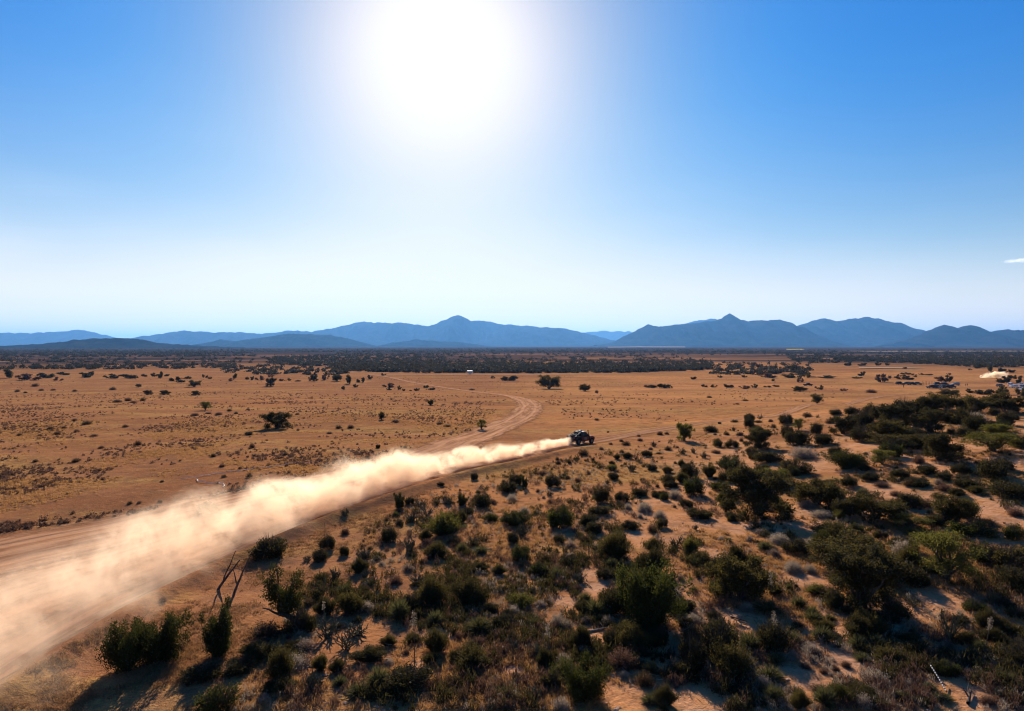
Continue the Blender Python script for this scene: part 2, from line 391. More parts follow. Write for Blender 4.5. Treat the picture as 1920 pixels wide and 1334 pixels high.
C_W = np.array([at(x, y)[:2] for x, y in [(690, 703), (760, 703.5), (840, 703.5), (950, 703.5), (1060, 703)]])
strip('dirt_track', densify(C_W, 6), 14, track_mat('track_dirt_far', 4.0), 0.06, 'thin pale road in front of the distant woodland')

# ------------------------------------------------------------------ mountains
def mountain_mat():
    m, nt, out = mat('mountain_rock')
    geo = nt.nodes.new('ShaderNodeNewGeometry'); P = geo.outputs['Position']
    n = noise(nt, P, 0.0035, 8, 0.7)
    c = mixc(nt, maprange(nt, n, 0.35, 0.65), (0.014, 0.016, 0.016), (0.034, 0.032, 0.030))
    p = principled(nt); nt.links.new(c, p.inputs['Base Color'])
    nt.links.new(bump(nt, n, 0.5, 60), p.inputs['Normal'])
    nt.links.new(p.outputs[0], out.inputs['Surface']); return m
MM = mountain_mat()
_mr = np.random.default_rng(11)
def mountains(name, prof, dist, depth, label, base=652):
    """profile in photo pixels; a real ridge with front and back slopes and eroded spurs at its own distance"""
    prof = np.array(prof, float)
    xs = np.arange(prof[0, 0], prof[-1, 0] + 1, 2.2); ys = np.interp(xs, prof[:, 0], prof[:, 1])
    k = np.array([1, 2, 1]) / 4; ys = np.convolve(np.pad(ys, 1, mode='edge'), k, 'valid'); ys = ys - 0.09 * np.maximum(0, 640 - ys)
    ys = ys + 0.9 * vnoise(xs / 9, dist / 1000.0 + 0 * xs) + 0.75 * vnoise(xs / 4.3, 3 + dist / 700.0 + 0 * xs)
    yb = base + 0 * xs
    n = 41; v = np.linspace(-1, 1, n)
    V = []
    for x, y in zip(xs, ys):
        dx, dy, dz = pix_dir(x, y); top = CAM_H + dist * dz / dy
        H = max(top + 12, 5)
        dp = depth * (0.35 + 0.65 * min(1, H / (depth * 0.22)))
        sh = (1 - np.abs(v)) ** 1.25
        wob = 0.22 * sh * (1 - sh) * 4 * vnoise(x / 16 + 2.5 * v, v * 3.0 + dist / 3000)
        wob2 = 0.10 * sh * (1 - sh) * 4 * vnoise(x / 6 + 1.5 * v, v * 7.0 + 4)
        z = -12 + H * np.clip(sh + wob + wob2, 0, 1)
        z[0] = z[-1] = -40
        yy = dist + v * dp + 0.25 * dp * vnoise(x / 40, 0 * v + 3.3) * (1 - np.abs(v))
        z[n // 2] = -12 + H
        V.append(np.stack([dx / dy * dist + 0 * v, yy, z], 1))
    V = np.array(V); m = len(V)
    # keep the traced crest on the sight line although the crest line wanders in depth
    kk = V[:, n // 2, 1] / dist
    V[:, :, 0] *= kk[:, None]; V[:, :, 2] = np.where(V[:, :, 2] > -12, (V[:, :, 2] + 12) * kk[:, None] - 12 + (kk[:, None] - 1) * 0, V[:, :, 2])
    i, j = np.meshgrid(np.arange(m - 1), np.arange(n - 1), indexing='ij')
    q = np.stack([i * n + j, i * n + j + 1, (i + 1) * n + j + 1, (i + 1) * n + j], -1).reshape(-1, 4)[:, ::-1]
    o = obj_np(name, V.reshape(-1, 3), np.ascontiguousarray(q), [MM], smooth=True)
    return tag(o, label, 'mountains', kind='structure')
mountains('mountains', [(-260, 640), (-120, 628), (0, 625), (20, 626), (60, 627), (100, 624), (150, 620.5), (180, 626), (215, 634), (245, 642), (265, 650)], 24000, 3500, 'low blue mountains at the far left')
mountains('mountains', [(245, 645), (268, 634), (290, 629), (345, 622), (400, 625), (440, 624.5), (490, 628), (540, 621.5), (580, 624), (620, 618), (650, 612), (680, 606), (715, 609), (750, 608),
    (780, 612), (805, 613.5), (830, 605), (858, 594.5), (885, 605), (905, 605), (940, 611), (990, 614), (1060, 619), (1095, 625), (1130, 634), (1170, 644)], 20000, 4200, 'long blue mountain range with one pointed summit in the middle')
mountains('mountains', [(1060, 640), (1090, 625), (1130, 622), (1180, 624), (1220, 632), (1260, 645)], 33000, 3000, 'faint pale ridge in the gap between ranges')
mountains('mountains', [(1230, 640), (1270, 612), (1300, 606), (1335, 601.5), (1370, 608), (1420, 625), (1450, 640)], 25000, 3000, 'paler ridge rising behind the pointed peak')
mountains('mountains', [(1115, 648), (1145, 643), (1170, 632), (1195, 621), (1215, 611.5), (1235, 615.5), (1260, 612), (1300, 609), (1340, 605), (1355, 601), (1368, 591.5), (1388, 603.5), (1400, 606), (1435, 604),
    (1465, 603.5), (1487, 614), (1500, 619), (1530, 634), (1560, 645)], 14500, 2600, 'blue mountain range with pointed peak right of centre')
mountains('mountains', [(1440, 640), (1487, 616), (1520, 606), (1545, 600), (1567, 605.5), (1595, 602), (1622, 598.5), (1650, 602), (1680, 612), (1705, 619), (1735, 623), (1760, 632), (1800, 644)], 17000, 3000, 'broad rounded blue mountain at the right')
mountains('mountains', [(1690, 640), (1738, 625), (1752, 618.5), (1768, 611), (1782, 618), (1800, 620.5), (1820, 612.5), (1832, 617), (1850, 624), (1890, 620), (1925, 621), (2000, 618), (2100, 626), (2200, 640)], 12000, 2200, 'twin small peaks at the far right')
mountains('hills', [(355, 650), (380, 644), (412, 637), (440, 640), (490, 634), (540, 627), (580, 628), (620, 630), (655, 636), (690, 645), (710, 650)], 11500, 1800, 'darker low hill in front of the middle range')
mountains('hills', [(700, 650), (735, 643), (780, 637), (805, 639), (860, 642), (900, 647), (930, 651)], 12500, 1500, 'small dark hill left of centre')
mountains('hills', [(-60, 652), (30, 648), (80, 645), (140, 640.5), (156, 636.5), (180, 635.5), (225, 635), (258, 635.5), (272, 639), (290, 644), (360, 648), (470, 653)], 6000, 1300, 'dark flat topped mesa at the left', base=655)

# ------------------------------------------------------------------ plant materials
def leaf_mat(name, col, col2, transl=0.3, tcol=None, vary=0.35):
    m, nt, out = mat(name)
    oi = nt.nodes.new('ShaderNodeObjectInfo'); geo = nt.nodes.new('ShaderNodeNewGeometry')
    n = noise(nt, geo.outputs['Position'], 1.6, 3, 0.6)
    f = math_n(nt, 'ADD', math_n(nt, 'MULTIPLY', oi.outputs['Random'], 0.5), math_n(nt, 'MULTIPLY', math_n(nt, 'SUBTRACT', n, 0.25), 1.0), clamp=True)
    rp = nt.nodes.new('ShaderNodeMath'); rp.operation = 'MULTIPLY'; rp.inputs[1].default_value = 1.0
    nt.links.new(geo.outputs['Random Per Island'], rp.inputs[0])
    c = mixc(nt, f, col, col2)
    c = mixc(nt, math_n(nt, 'MULTIPLY', rp.outputs[0], vary), c, tuple(min(1, 1.8 * q + .01) for q in col2))
    d = principled(nt, 0.8, 0.04); nt.links.new(c, d.inputs['Base Color'])
    t = nt.nodes.new('ShaderNodeBsdfTranslucent')
    nt.links.new(mixc(nt, 1.0, c, tcol or (1.0, 1.0, 0.6), 'MULTIPLY'), t.inputs['Color'])
    mx = nt.nodes.new('ShaderNodeMixShader'); mx.inputs[0].default_value = transl
    nt.links.new(d.outputs[0], mx.inputs[1]); nt.links.new(t.outputs[0], mx.inputs[2]); nt.links.new(mx.outputs[0], out.inputs['Surface'])
    return m
def wood_mat(name, c1, c2):
    m, nt, out = mat(name)
    geo = nt.nodes.new('ShaderNodeTexCoord')
    n = noise(nt, mapping(nt, geo.outputs['Object'], (9, 9, 2.5)), 1.0, 5, 0.65)
    p = principled(nt, 0.9, 0.03); nt.links.new(mixc(nt, maprange(nt, n, 0.35, 0.65), c1, c2), p.inputs['Base Color'])
    nt.links.new(bump(nt, n, 0.7, 0.03), p.inputs['Normal']); nt.links.new(p.outputs[0], out.inputs['Surface']); return m
ML = dict(
    juniper=leaf_mat('juniper_leaf', (0.024, 0.024, 0.009), (0.050, 0.049, 0.016), 0.33, (1, 1, .5)),
    green=leaf_mat('green_leaf', (0.028, 0.029, 0.010), (0.055, 0.056, 0.017), 0.4, (1, 1, .5)),
    dense=leaf_mat('dark_shrub_leaf', (0.025, 0.020, 0.010), (0.056, 0.046, 0.021), 0.38, (1, .95, .55)),
    olive=leaf_mat('olive_shrub_leaf', (0.036, 0.029, 0.012), (0.080, 0.062, 0.025), 0.45, (1, .95, .55)),
    yellow=leaf_mat('yellow_green_leaf', (0.06, 0.058, 0.016), (0.13, 0.112, 0.03), 0.45),
    sotol=leaf_mat('spiky_leaf', (0.042, 0.039, 0.02), (0.105, 0.094, 0.045), 0.35),
    cholla=leaf_mat('cactus_skin', (0.055, 0.05, 0.026), (0.13, 0.11, 0.055), 0.15),
    pale=leaf_mat('pale_shrub_leaf', (0.17, 0.13, 0.10), (0.38, 0.30, 0.22), 0.35, (1, 0.95, 0.85)),
    dry=leaf_mat('dry_shrub_twig', (0.075, 0.045, 0.032), (0.16, 0.09, 0.06), 0.3, (1, 0.85, 0.7)),
    grass=leaf_mat('dry_grass_blade', (0.25, 0.13, 0.052), (0.40, 0.225, 0.095), 0.45, (1, 0.9, 0.7)),
    wood_far=leaf_mat('far_tree_leaf', (0.034, 0.028, 0.022), (0.066, 0.053, 0.038), 0.2),
    grass2=leaf_mat('brown_grass_blade', (0.17, 0.088, 0.042), (0.30, 0.165, 0.075), 0.4, (1, 0.9, 0.75)),
    wood=wood_mat('grey_brown_bark', (0.06, 0.045, 0.035), (0.13, 0.10, 0.075)),
    dead=wood_mat('dead_wood', (0.05, 0.036, 0.028), (0.12, 0.09, 0.07)),
    straw=wood_mat('bleached_stalk', (0.25, 0.18, 0.11), (0.5, 0.4, 0.28)),
)

# ------------------------------------------------------------------ plant geometry
def unit(v): return v / np.maximum(np.linalg.norm(v, axis=-1, keepdims=True), 1e-9)
def leaf_quads(C, size, r, up=0.0, aspect=2.2, out=None):
    """rhombic leaves at C (n,3); long axis random, biased upward (up) or outward"""
    n = len(C)
    a = r.normal(size=(n, 3)); a = unit(a + np.array([0, 0, up * 2]) + (0 if out is None else out))
    b = unit(np.cross(a, r.normal(size=(n, 3))))
    s = size * r.uniform(0.6, 1.4, (n, 1))
    A = a * s * aspect / 2; B = b * s / 2
    V = np.stack([C - A, C + B, C + A, C - B], 1).reshape(-1, 3)
    return V, np.arange(4 * n).reshape(n, 4)
def lobes_points(lobes, n, r, shell=0.5):
    w = np.array([l[1][0] * l[1][1] * l[1][2] for l in lobes]) ** 0.67; w /= w.sum()
    k = r.choice(len(lobes), n, p=w)
    c = np.array([l[0] for l in lobes])[k]; rad = np.array([l[1] for l in lobes])[k]
    d = unit(r.normal(size=(n, 3)))
    rr = r.random((n, 1)) ** shell * (1 + 0.16 * r.normal(size=(n, 1)))
    return c + d * rr * rad, d
def tube(P, rad, sides=5):
    P = np.asarray(P, float); n = len(P); rad = np.broadcast_to(rad, n)
    T = unit(np.gradient(P, axis=0)); ref = np.array([0.31, 0.11, 0.94])
    A = unit(np.cross(T, ref)); A = np.where(np.linalg.norm(np.cross(T, ref), axis=1)[:, None] < 0.05, np.array([1.0, 0, 0]), A); B = np.cross(T, A)
    a = np.arange(sides) * 2 * math.pi / sides
    V = (P[:, None] + rad[:, None, None] * (np.cos(a)[None, :, None] * A[:, None] + np.sin(a)[None, :, None] * B[:, None])).reshape(-1, 3)
    i, j = np.meshgrid(np.arange(n - 1), np.arange(sides), indexing='ij'); j2 = (j + 1) % sides
    q = np.stack([i * sides + j, i * sides + j2, (i + 1) * sides + j2, (i + 1) * sides + j], -1).reshape(-1, 4)
    return V, q
def blades(base, tip, width, r, bend=0.15):
    """curved tapering blades: quad + triangle collapsed into two quads"""
    n = len(base); d = tip - base; L = np.linalg.norm(d, axis=1, keepdims=True)
    side = unit(np.cross(d, r.normal(size=(n, 3)))) * np.broadcast_to(width, (n,))[:, None] / 2
    mid = base + d * 0.55 + np.array([0, 0, 1]) * L * bend
    V = np.stack([base - side, base + side, mid + side * 0.8, mid - side * 0.8, tip + side * 0.12, tip - side * 0.12], 1).reshape(-1, 3)
    k = np.arange(n)[:, None] * 6
    q = np.concatenate([k + np.array([[0, 1, 2, 3]]), k + np.array([[3, 2, 4, 5]])])
    return V, q
class Geo:
    def __init__(s): s.V = []; s.F = []; s.M = []; s.n = 0
    def add(s, VF, m=0):
        V, F_ = VF; s.V.append(V); s.F.append(F_ + s.n); s.M.append(np.full(len(F_), m)); s.n += len(V)
    def mesh(s, name, mats, smooth=False):
        return mesh_np(name, np.concatenate(s.V), np.concatenate(s.F), mats, np.concatenate(s.M), smooth)
def path(p0, p1, r, wob=0.1, n=7, sag=0.0):
    t = np.linspace(0, 1, n)[:, None]; p0 = np.array(p0, float); p1 = np.array(p1, float); L = np.linalg.norm(p1 - p0)
    w = np.cumsum(r.normal(size=(n, 3)), 0) * wob * L / n; w -= t * w[-1]; w *= np.sin(t * math.pi) ** 0.5
    P = p0 + (p1 - p0) * t + w; P[:, 2] += sag * L * 4 * (t * (1 - t))[:, 0]; return P

def juniper_parts(seed, lean=(0, 0), height=3.0, width=3.0, n=13000, stems=6, wood=True, open_=0.8, leaf='juniper'):
    """upright flame-shaped clumps on short limbs"""
    r = np.random.default_rng(seed); lobes = []; g = Geo()
    top = np.array([lean[0], lean[1], 0])
    for k in range(stems):
        a = 2 * math.pi * k / stems + r.uniform(-.4, .4); rad = width / 2 * r.uniform(0.35, 0.8) * open_
        hh = height * r.uniform(0.62, 0.98) * (1 - 0.15 * rad / (width / 2))
        e = np.array([math.cos(a) * rad, math.sin(a) * rad, hh * 0.9]) + top
        P = path((r.normal() * .06, r.normal() * .06, -0.1), e, r, 0.35, 8)
        g.add(tube(P, np.linspace(0.10, 0.02, 8) * height / 3))
        for q in np.linspace(0.28, 1.0, 7):
            c = P[0] + (P[-1] - P[0]) * q + r.normal(size=3) * np.array([.16, .16, .1]) * width / 3
            s = width * 0.145 * r.uniform(0.7, 1.25) * (1.15 - 0.5 * q)
            c[:2] += (c[:2] - top[:2] * q) * 0.25
            lobes.append((c, (s, s, s * r.uniform(1.3, 1.9))))
    for k in range(8):
        a = r.uniform(0, 6.28); rad = width * .38 * r.uniform(.5, 1)
        lobes.append((np.array([math.cos(a) * rad, math.sin(a) * rad, height * r.uniform(.12, .35)]), (width * .12, width * .12, width * .14)))
    C, d = lobes_points(lobes, n, r, 0.45); C[:, 2] = np.maximum(C[:, 2], 0.02)
    c = Geo(); c.add(leaf_quads(C, 0.048, r, 0.6, 2.8, d * 0.5))
    return g.mesh('juniper_trunk', [ML['wood']], True), c.mesh('juniper_crown', [ML[leaf]])
def mesquite_parts(seed, height=3.0, width=4.2, n=10000, leaf='olive', sparse=0.0, low=0.16, size=0.075):
    """spreading small tree: forked trunk, arching limbs, broad feathery crown of clumps, skirts nearly to the ground"""
    r = np.random.default_rng(seed); lobes = []; g = Geo()
    nb = 9
    for k in range(nb):
        a = 2 * math.pi * k / nb + r.uniform(-.4, .4); rad = width / 2 * r.uniform(.3, .85)
        e = np.array([math.cos(a) * rad, math.sin(a) * rad, height * (1 - .5 * (rad / width * 2) ** 2) * r.uniform(.72, .98)])
        P = path((r.normal() * .1, r.normal() * .1, -.1), e, r, 0.35, 9, 0.08)
        g.add(tube(P, np.linspace(0.095, 0.02, 9) * height / 3))
        for j in range(5):
            i = r.integers(3, 9); tgt = P[i] + np.array([r.normal() * .35, r.normal() * .35, r.uniform(-.1, .3)]) * width / 4
            tgt[2] = max(tgt[2], height * low)
            g.add(tube(path(P[i], tgt, r, .3, 5), np.linspace(.03, .01, 5)))
            if r.random() > sparse:
                s = width * r.uniform(.07, .15); lobes.append((tgt, (s, s, s * .75)))
        if r.random() > sparse * 0.6:
            s = width * r.uniform(.10, .17); lobes.append((P[-1], (s, s, s * .7)))
        if r.random() > sparse:
            b = np.array([math.cos(a + .3) * width * r.uniform(.2, .46), math.sin(a + .3) * width * r.uniform(.2, .46), height * r.uniform(low, low + .25)]); s = width * r.uniform(.08, .14)
            lobes.append((b, (s, s, s * .8)))
    C, d = lobes_points(lobes, n, r, 0.55); C[:, 2] = np.maximum(C[:, 2], height * low * r.uniform(.1, 1, len(C)))
    c = Geo(); c.add(leaf_quads(C, size, r, 0.35, 2.4, d * 0.4))
    k = r.integers(0, len(C), 1400); o_ = C[k] - np.array([0, 0, height * .3]); tip = C[k] + unit(o_) * r.uniform(.1, .4, (len(k), 1))
    c.add(blades(C[k] - unit(o_) * .2, tip, .016, r, .03))
    return g.mesh('mesquite_trunk', [ML['wood']], True), c.mesh('mesquite_crown', [ML[leaf]])
def dense_shrub(seed, height=1.4, width=2.0, n=3600, leaf='dense', lob=11, size=0.055):
    r = np.random.default_rng(seed); lobes = []; g = Geo()
    for k in range(lob):
        a = r.uniform(0, 6.28); rad = width / 2 * math.sqrt(r.random()) * 0.72
        z = height * (0.60 * (1 - (rad / (width / 2)) ** 2) + 0.16) * r.uniform(.7, 1.1)
        s = width * r.uniform(.10, .24); lobes.append((np.array([math.cos(a) * rad * 1.15, math.sin(a) * rad * 1.15, z * r.uniform(.8, 1.15)]), (s, s, min(s * 1.2, height * .3))))
        lobes.append((np.array([math.cos(a) * rad, math.sin(a) * rad, z * .45]), (s, s, s)))
    C, d = lobes_points(lobes, n, r, 0.5); C = C[C[:, 2] > 0.0]; d = unit(C - np.array([0, 0, height * .1]))
    g.add(leaf_quads(C, size, r, 0.6, 2.6, d * .8))
    nb = 260
    a = r.uniform(0, 6.28, nb); rad = width / 2 * np.sqrt(r.random(nb)) * .95; z = height * (1.02 - .5 * (rad / (width / 2)) ** 2) * r.uniform(.8, 1.32, nb)
    tip = np.stack([np.cos(a) * rad, np.sin(a) * rad, z], 1)
    g.add(blades(tip * np.array([.35, .35, .3]), tip * np.array([1.12, 1.12, 1]), 0.016, r, 0.05), 1)
    return g.mesh('dense_shrub', [ML[leaf], ML['wood']])
def plain_bush(seed, height=2.0, width=3.0, n=1100, leaf='dense', lob=7):
    """ragged open bush of the plain: a few uneven clumps on short stems"""
    r = np.random.default_rng(seed); g = Geo(); lobes = []
    for k in range(lob):
        x, y = r.normal(0, width * .22, 2); z = height * r.uniform(.3, .85) * (1 - .6 * min(1, math.hypot(x, y) / (width * .6)))
        s = width * r.uniform(.07, .17); lobes.append((np.array([x, y, z]), (s, s, s * r.uniform(.6, 1.0)))); lobes.append((np.array([x * .7, y * .7, z * .5]), (s * .8, s * .8, s * .7)))
        g.add(tube(path((x * .2, y * .2, -.1), (x, y, z), r, .3, 6), np.linspace(.05, .015, 6), 5), 1)
    C, d = lobes_points(lobes, n, r, .7); C[:, 2] = np.maximum(C[:, 2], .03)
    g.add(leaf_quads(C, .13, r, .4, 2.2, d * .4)); k = r.integers(0, n, 160); tip = C[k] + unit(C[k] - np.array([0, 0, height * .1])) * r.uniform(.1, .45, (160, 1)); g.add(blades(C[k] * .8, tip, .03, r, .03), 1)
    return g.mesh('plain_bush', [ML[leaf], ML['wood']])
def broom_shrub(seed, height=1.7, width=2.0, n=1500, leaf='olive'):
    """fuzzy vase of fine upright twigs with small leaves along them"""
    r = np.random.default_rng(seed); g = Geo()
    a = r.uniform(0, 6.28, n); q = np.sqrt(r.random(n)); rad = width / 2 * q
    clump = 1 + 0.24 * np.sin(3 * a + seed) + 0.16 * np.sin(7 * a + 2 * seed)
    lump = np.sin(2 * a + seed * 1.3) * np.cos(5 * q + seed) * .16 + np.sin(5 * a + seed) * .08
    z = height * (1.0 - 0.5 * q ** 2 + lump) * r.uniform(.5, 1.0, n) ** .6 * (1 + .22 * (r.random(n) > .93))
    tip = np.stack([np.cos(a) * rad * clump, np.sin(a) * rad * clump, z], 1)
    base = tip * np.array([.22, .22, 0]) + np.stack([r.normal(0, .08, n), r.normal(0, .08, n), np.zeros(n)], 1)
    g.add(blades(base, tip, 0.016, r, 0.08), 0)
    t = r.uniform(.45, 1.03, (3 * n, 1)); k = r.integers(0, n, 3 * n)
    C = base[k] + (tip[k] - base[k]) * t + r.normal(size=(3 * n, 3)) * .035; C[:, 2] += .08 * height * (1 - t[:, 0])
    g.add(leaf_quads(C, 0.045, r, .8, 2.6), 1)
    return g.mesh('broom_shrub', [ML['olive' if leaf != 'dense' else 'dense'], ML[leaf]])
def sotol(seed, height=0.9, width=1.6, n=420, leaf='sotol', skirt=True):
    r = np.random.default_rng(seed); g = Geo()
    a = r.uniform(0, 6.28, n); el = np.arcsin(r.uniform(.02, .99, n)); L = r.uniform(.8, 1.08, n)
    tip = np.stack([np.cos(a) * np.cos(el) * width / 2, np.sin(a) * np.cos(el) * width / 2, np.sin(el) * height], 1) * L[:, None]
    base = np.stack([r.normal(0, .06, n), r.normal(0, .06, n), r.uniform(0, .15, n)], 1)
    g.add(blades(base, tip, 0.034, r, 0.07))
    return g.mesh('sotol', [ML[leaf]])
def cholla(seed, height=1.1, width=1.6, stems=22, leaf='cholla', rad=0.03):
    r = np.random.default_rng(seed); g = Geo()
    for k in range(stems):
        a = r.uniform(0, 6.28); el = r.uniform(.35, 1.4); L = r.uniform(.6, 1.05)
        e = np.array([math.cos(a) * math.cos(el) * width / 2, math.sin(a) * math.cos(el) * width / 2, math.sin(el) * height]) * L
        P = path((r.normal() * .12, r.normal() * .12, -.05), e, r, .25, 7, .04); g.add(tube(P, np.r_[np.full(6, rad), rad * .4], 6))
        for j in range(r.integers(1, 4)):
            i = r.integers(2, 6); d = unit(P[-1] - P[0]) + r.normal(size=3) * .6; d[2] = abs(d[2]) + .2
            Q = path(P[i], P[i] + unit(d) * height * r.uniform(.2, .42), r, .2, 4); g.add(tube(Q, np.r_[np.full(3, rad * .8), rad * .3], 5))
    V = np.concatenate(g.V); V = V[r.integers(0, len(V), 800)]
    d = r.normal(size=V.shape); g.add(blades(V, V + unit(d) * .05, 0.007, r, 0), 1)
    return g.mesh('cholla', [ML[leaf], ML['straw']])
def twig_shrub(seed, height=0.6, width=0.95, n=420, leaf='dry', tops=900, top_leaf=None, tsize=0.03):
    r = np.random.default_rng(seed); g = Geo()
    a = r.uniform(0, 6.28, n); el = np.arcsin(r.uniform(.05, .99, n)); L = r.uniform(.7, 1.1, n)
    tip = np.stack([np.cos(a) * np.cos(el) * width / 2, np.sin(a) * np.cos(el) * width / 2, np.sin(el) * height], 1) * L[:, None]
    base = tip * r.uniform(.0, .4, (n, 1)) * np.array([1, 1, .6]) + r.normal(size=(n, 3)) * .02
    g.add(blades(base, tip, 0.014, r, 0.05), 0)
    k = r.integers(0, n, tops); C = tip[k] + r.normal(size=(tops, 3)) * .06 - tip[k] * r.uniform(0, .35, (tops, 1)); C = C[C[:, 2] > 0]
    g.add(leaf_quads(C, tsize, r, .3, 1.6), 1)
    return g.mesh('twig_shrub', [ML[leaf], ML[top_leaf or leaf]])
def ocotillo(seed, height=1.7, width=1.5):
    r = np.random.default_rng(seed); g = Geo()
    for k in range(15):
        a = r.uniform(0, 6.28); q = r.uniform(.1, 1)
        e = (math.cos(a) * width / 2 * q, math.sin(a) * width / 2 * q, height * (1 - .35 * q) * r.uniform(.8, 1.05))
        P = path((r.normal() * .06, r.normal() * .06, -.05), e, r, .15, 8, .03); g.add(tube(P, np.linspace(.024, .010, 8), 5))
        C = np.repeat(P, 6, 0) + r.normal(size=(48, 3)) * .02; g.add(leaf_quads(C, .035, r, .3, 2), 0)
    return g.mesh('ocotillo', [ML['cholla']])

LIB = {}
def lib():
    L = LIB
    L['J'] = [juniper_parts(1), juniper_parts(2, n=15000, width=3.4, stems=8), juniper_parts(3, height=3.4, width=2.6, stems=5)]
    L['G'] = [juniper_parts(4, height=2.6, width=3.4, n=17000, stems=9, open_=.9, leaf='green')]
    L['M'] = [mesquite_parts(5), mesquite_parts(6, width=4.8, height=2.8, leaf='olive'), mesquite_parts(8, leaf='dense', n=11500, low=.06)]
    L['Y'] = [mesquite_parts(9, leaf='yellow', n=8000, width=3.6, height=2.6, low=.1, size=.065), mesquite_parts(10, leaf='yellow', n=5200, sparse=.25, low=.3, size=.06)]
    L['D'] = [dense_shrub(11), dense_shrub(12, height=1.7, n=4200), dense_shrub(13, height=1.2, lob=8), dense_shrub(14, lob=15, n=4600)]
    L['E'] = [dense_shrub(15, leaf='olive'), dense_shrub(16, leaf='green', height=1.5), dense_shrub(17, leaf='olive', lob=7)]
    L['F'] = [broom_shrub(21), broom_shrub(22, height=1.9, n=1900), broom_shrub(23, leaf='dense', n=1900)]
    L['H'] = [broom_shrub(24, leaf='yellow', n=1300), broom_shrub(25, leaf='green', n=1700)]
    L['S'] = [sotol(31), sotol(32, height=1.05, n=520), sotol(33, n=340)]
    L['C'] = [cholla(41), cholla(42, stems=30), cholla(43, stems=14, height=1.3)]
    L['P'] = [twig_shrub(51, .7, 1.1, 500, 'pale', 1500), twig_shrub(52, .75, 1.15, 500, 'pale', 2000, tsize=.035), twig_shrub(53, .6, 1.0, 420, 'dry', 900, 'pale')]
    L['B'] = [twig_shrub(54), twig_shrub(55, .55, .9, 520), twig_shrub(56, .65, 1.0, 380, 'dry', 1300, 'dense')]
    L['K'] = [plain_bush(71), plain_bush(72, lob=5), plain_bush(73, leaf='olive', lob=9, n=1400), plain_bush(74, leaf='dry', lob=6), plain_bush(75, lob=11, n=1500), plain_bush(76, leaf='olive', lob=5, height=2.4)]
    L['O'] = [ocotillo(61), ocotillo(62)]
lib()
DIM = {'J': (3.2, 3.2), 'G': (3.5, 2.7), 'M': (4.4, 2.9), 'Y': (3.9, 2.6), 'D': (2.1, 1.45), 'E': (2.1, 1.45), 'F': (2.2, 1.8), 'H': (2.2, 1.8), 'S': (1.6, 0.95), 'C': (1.5, 1.1), 'P': (1.15, .72), 'B': (1.0, .62), 'O': (1.5, 1.6), 'K': (2.7, 1.9)}
NAMES = {'J': 'juniper_tree', 'G': 'juniper_tree', 'M': 'mesquite_tree', 'Y': 'mesquite_tree', 'D': 'dense_shrub', 'E': 'leafy_shrub', 'F': 'broom_shrub', 'H': 'green_broom_shrub', 'S': 'sotol_plant', 'C': 'cholla_cactus', 'P': 'pale_shrub', 'B': 'dry_shrub', 'O': 'ocotillo_plant', 'K': 'plain_bush'}
CATS = {'J': 'juniper', 'G': 'juniper', 'M': 'mesquite', 'Y': 'mesquite', 'D': 'shrub', 'E': 'shrub', 'F': 'shrub', 'H': 'shrub', 'S': 'sotol', 'C': 'cactus', 'P': 'shrub', 'B': 'shrub', 'O': 'ocotillo', 'K': 'bush'}
LOOK = {'J': 'dark juniper', 'G': 'bushy green juniper', 'M': 'spreading dark mesquite', 'Y': 'yellow-green mesquite', 'D': 'dark dense shrub', 'E': 'olive leafy shrub', 'F': 'fuzzy dark broom shrub', 'H': 'yellow-green broom shrub',
        'S': 'spiky sotol rosette', 'C': 'branching cholla cactus', 'P': 'pale grey shrub', 'B': 'brown dry shrub', 'O': 'ocotillo of thin upright canes', 'K': 'ragged dark bush on the plain'}
GROUPS = {'J': 'junipers in the scrub', 'G': 'junipers in the scrub', 'M': 'mesquite trees', 'Y': 'mesquite trees', 'D': 'dark shrubs', 'E': 'leafy shrubs', 'F': 'broom shrubs', 'H': 'broom shrubs', 'S': 'sotol rosettes', 'C': 'cholla cacti', 'P': 'pale shrubs', 'B': 'dry brown shrubs', 'O': 'ocotillos', 'K': 'bushes scattered over the plain'}

PLANTS = []          # records: kind, root, px, py, w_px, h_px, x, y, radius
def place(kind, x, y, w, hgt, var=None, label=None, mark=None, rot=None):
    r = rng; L = LIB[kind]; v = L[var if var is not None else r.integers(len(L))]
    dw, dh = DIM[kind]; z = float(h(x, y)) - 0.03
    rot = r.uniform(0, 6.28) if rot is None else rot
    if isinstance(v, tuple):
        root = link(bpy.data.objects.new(NAMES[kind], None)); root.empty_display_size = 0.3
        for nm, me in zip(('trunk', 'crown'), v): link(bpy.data.objects.new(nm, me), root)
    else: root = link(bpy.data.objects.new(NAMES[kind], v))
    root.location = (x, y, z); root.rotation_euler = (0, 0, rot); q_ = r.uniform(.84, 1.18); root.scale = (w / dw * q_, w / dw / q_, hgt / dh)
    px, py = to_pix(x, y, z); d = math.hypot(x, y)
    PLANTS.append(dict(kind=kind, o=root, px=px, py=py, w=w * F / d, h=hgt * F / d, x=x, y=y, r=w / 2, label=label, mark=mark))
    return root
def blob(kind, cx, bottom, w, H, shadow=True, **kw):
    """a plant whose dark blob (plant and its shadow) fills this box of the photo"""
    s = 2.3 * max(0.0, (bottom - HOR)) / F
    hp = H / (1 + 0.7 * s) if shadow else H
    by = bottom - (H - hp) - (0.12 * w * (bottom - HOR) / F if shadow else 0)
    p = at(cx, by)
    if p[1] < 12: return None
    d = math.hypot(p[0], p[1]); m = d / F
    return place(kind, p[0], p[1], max(w * m * (.93 if shadow else 1), .3), max(hp * m, .25), **kw)
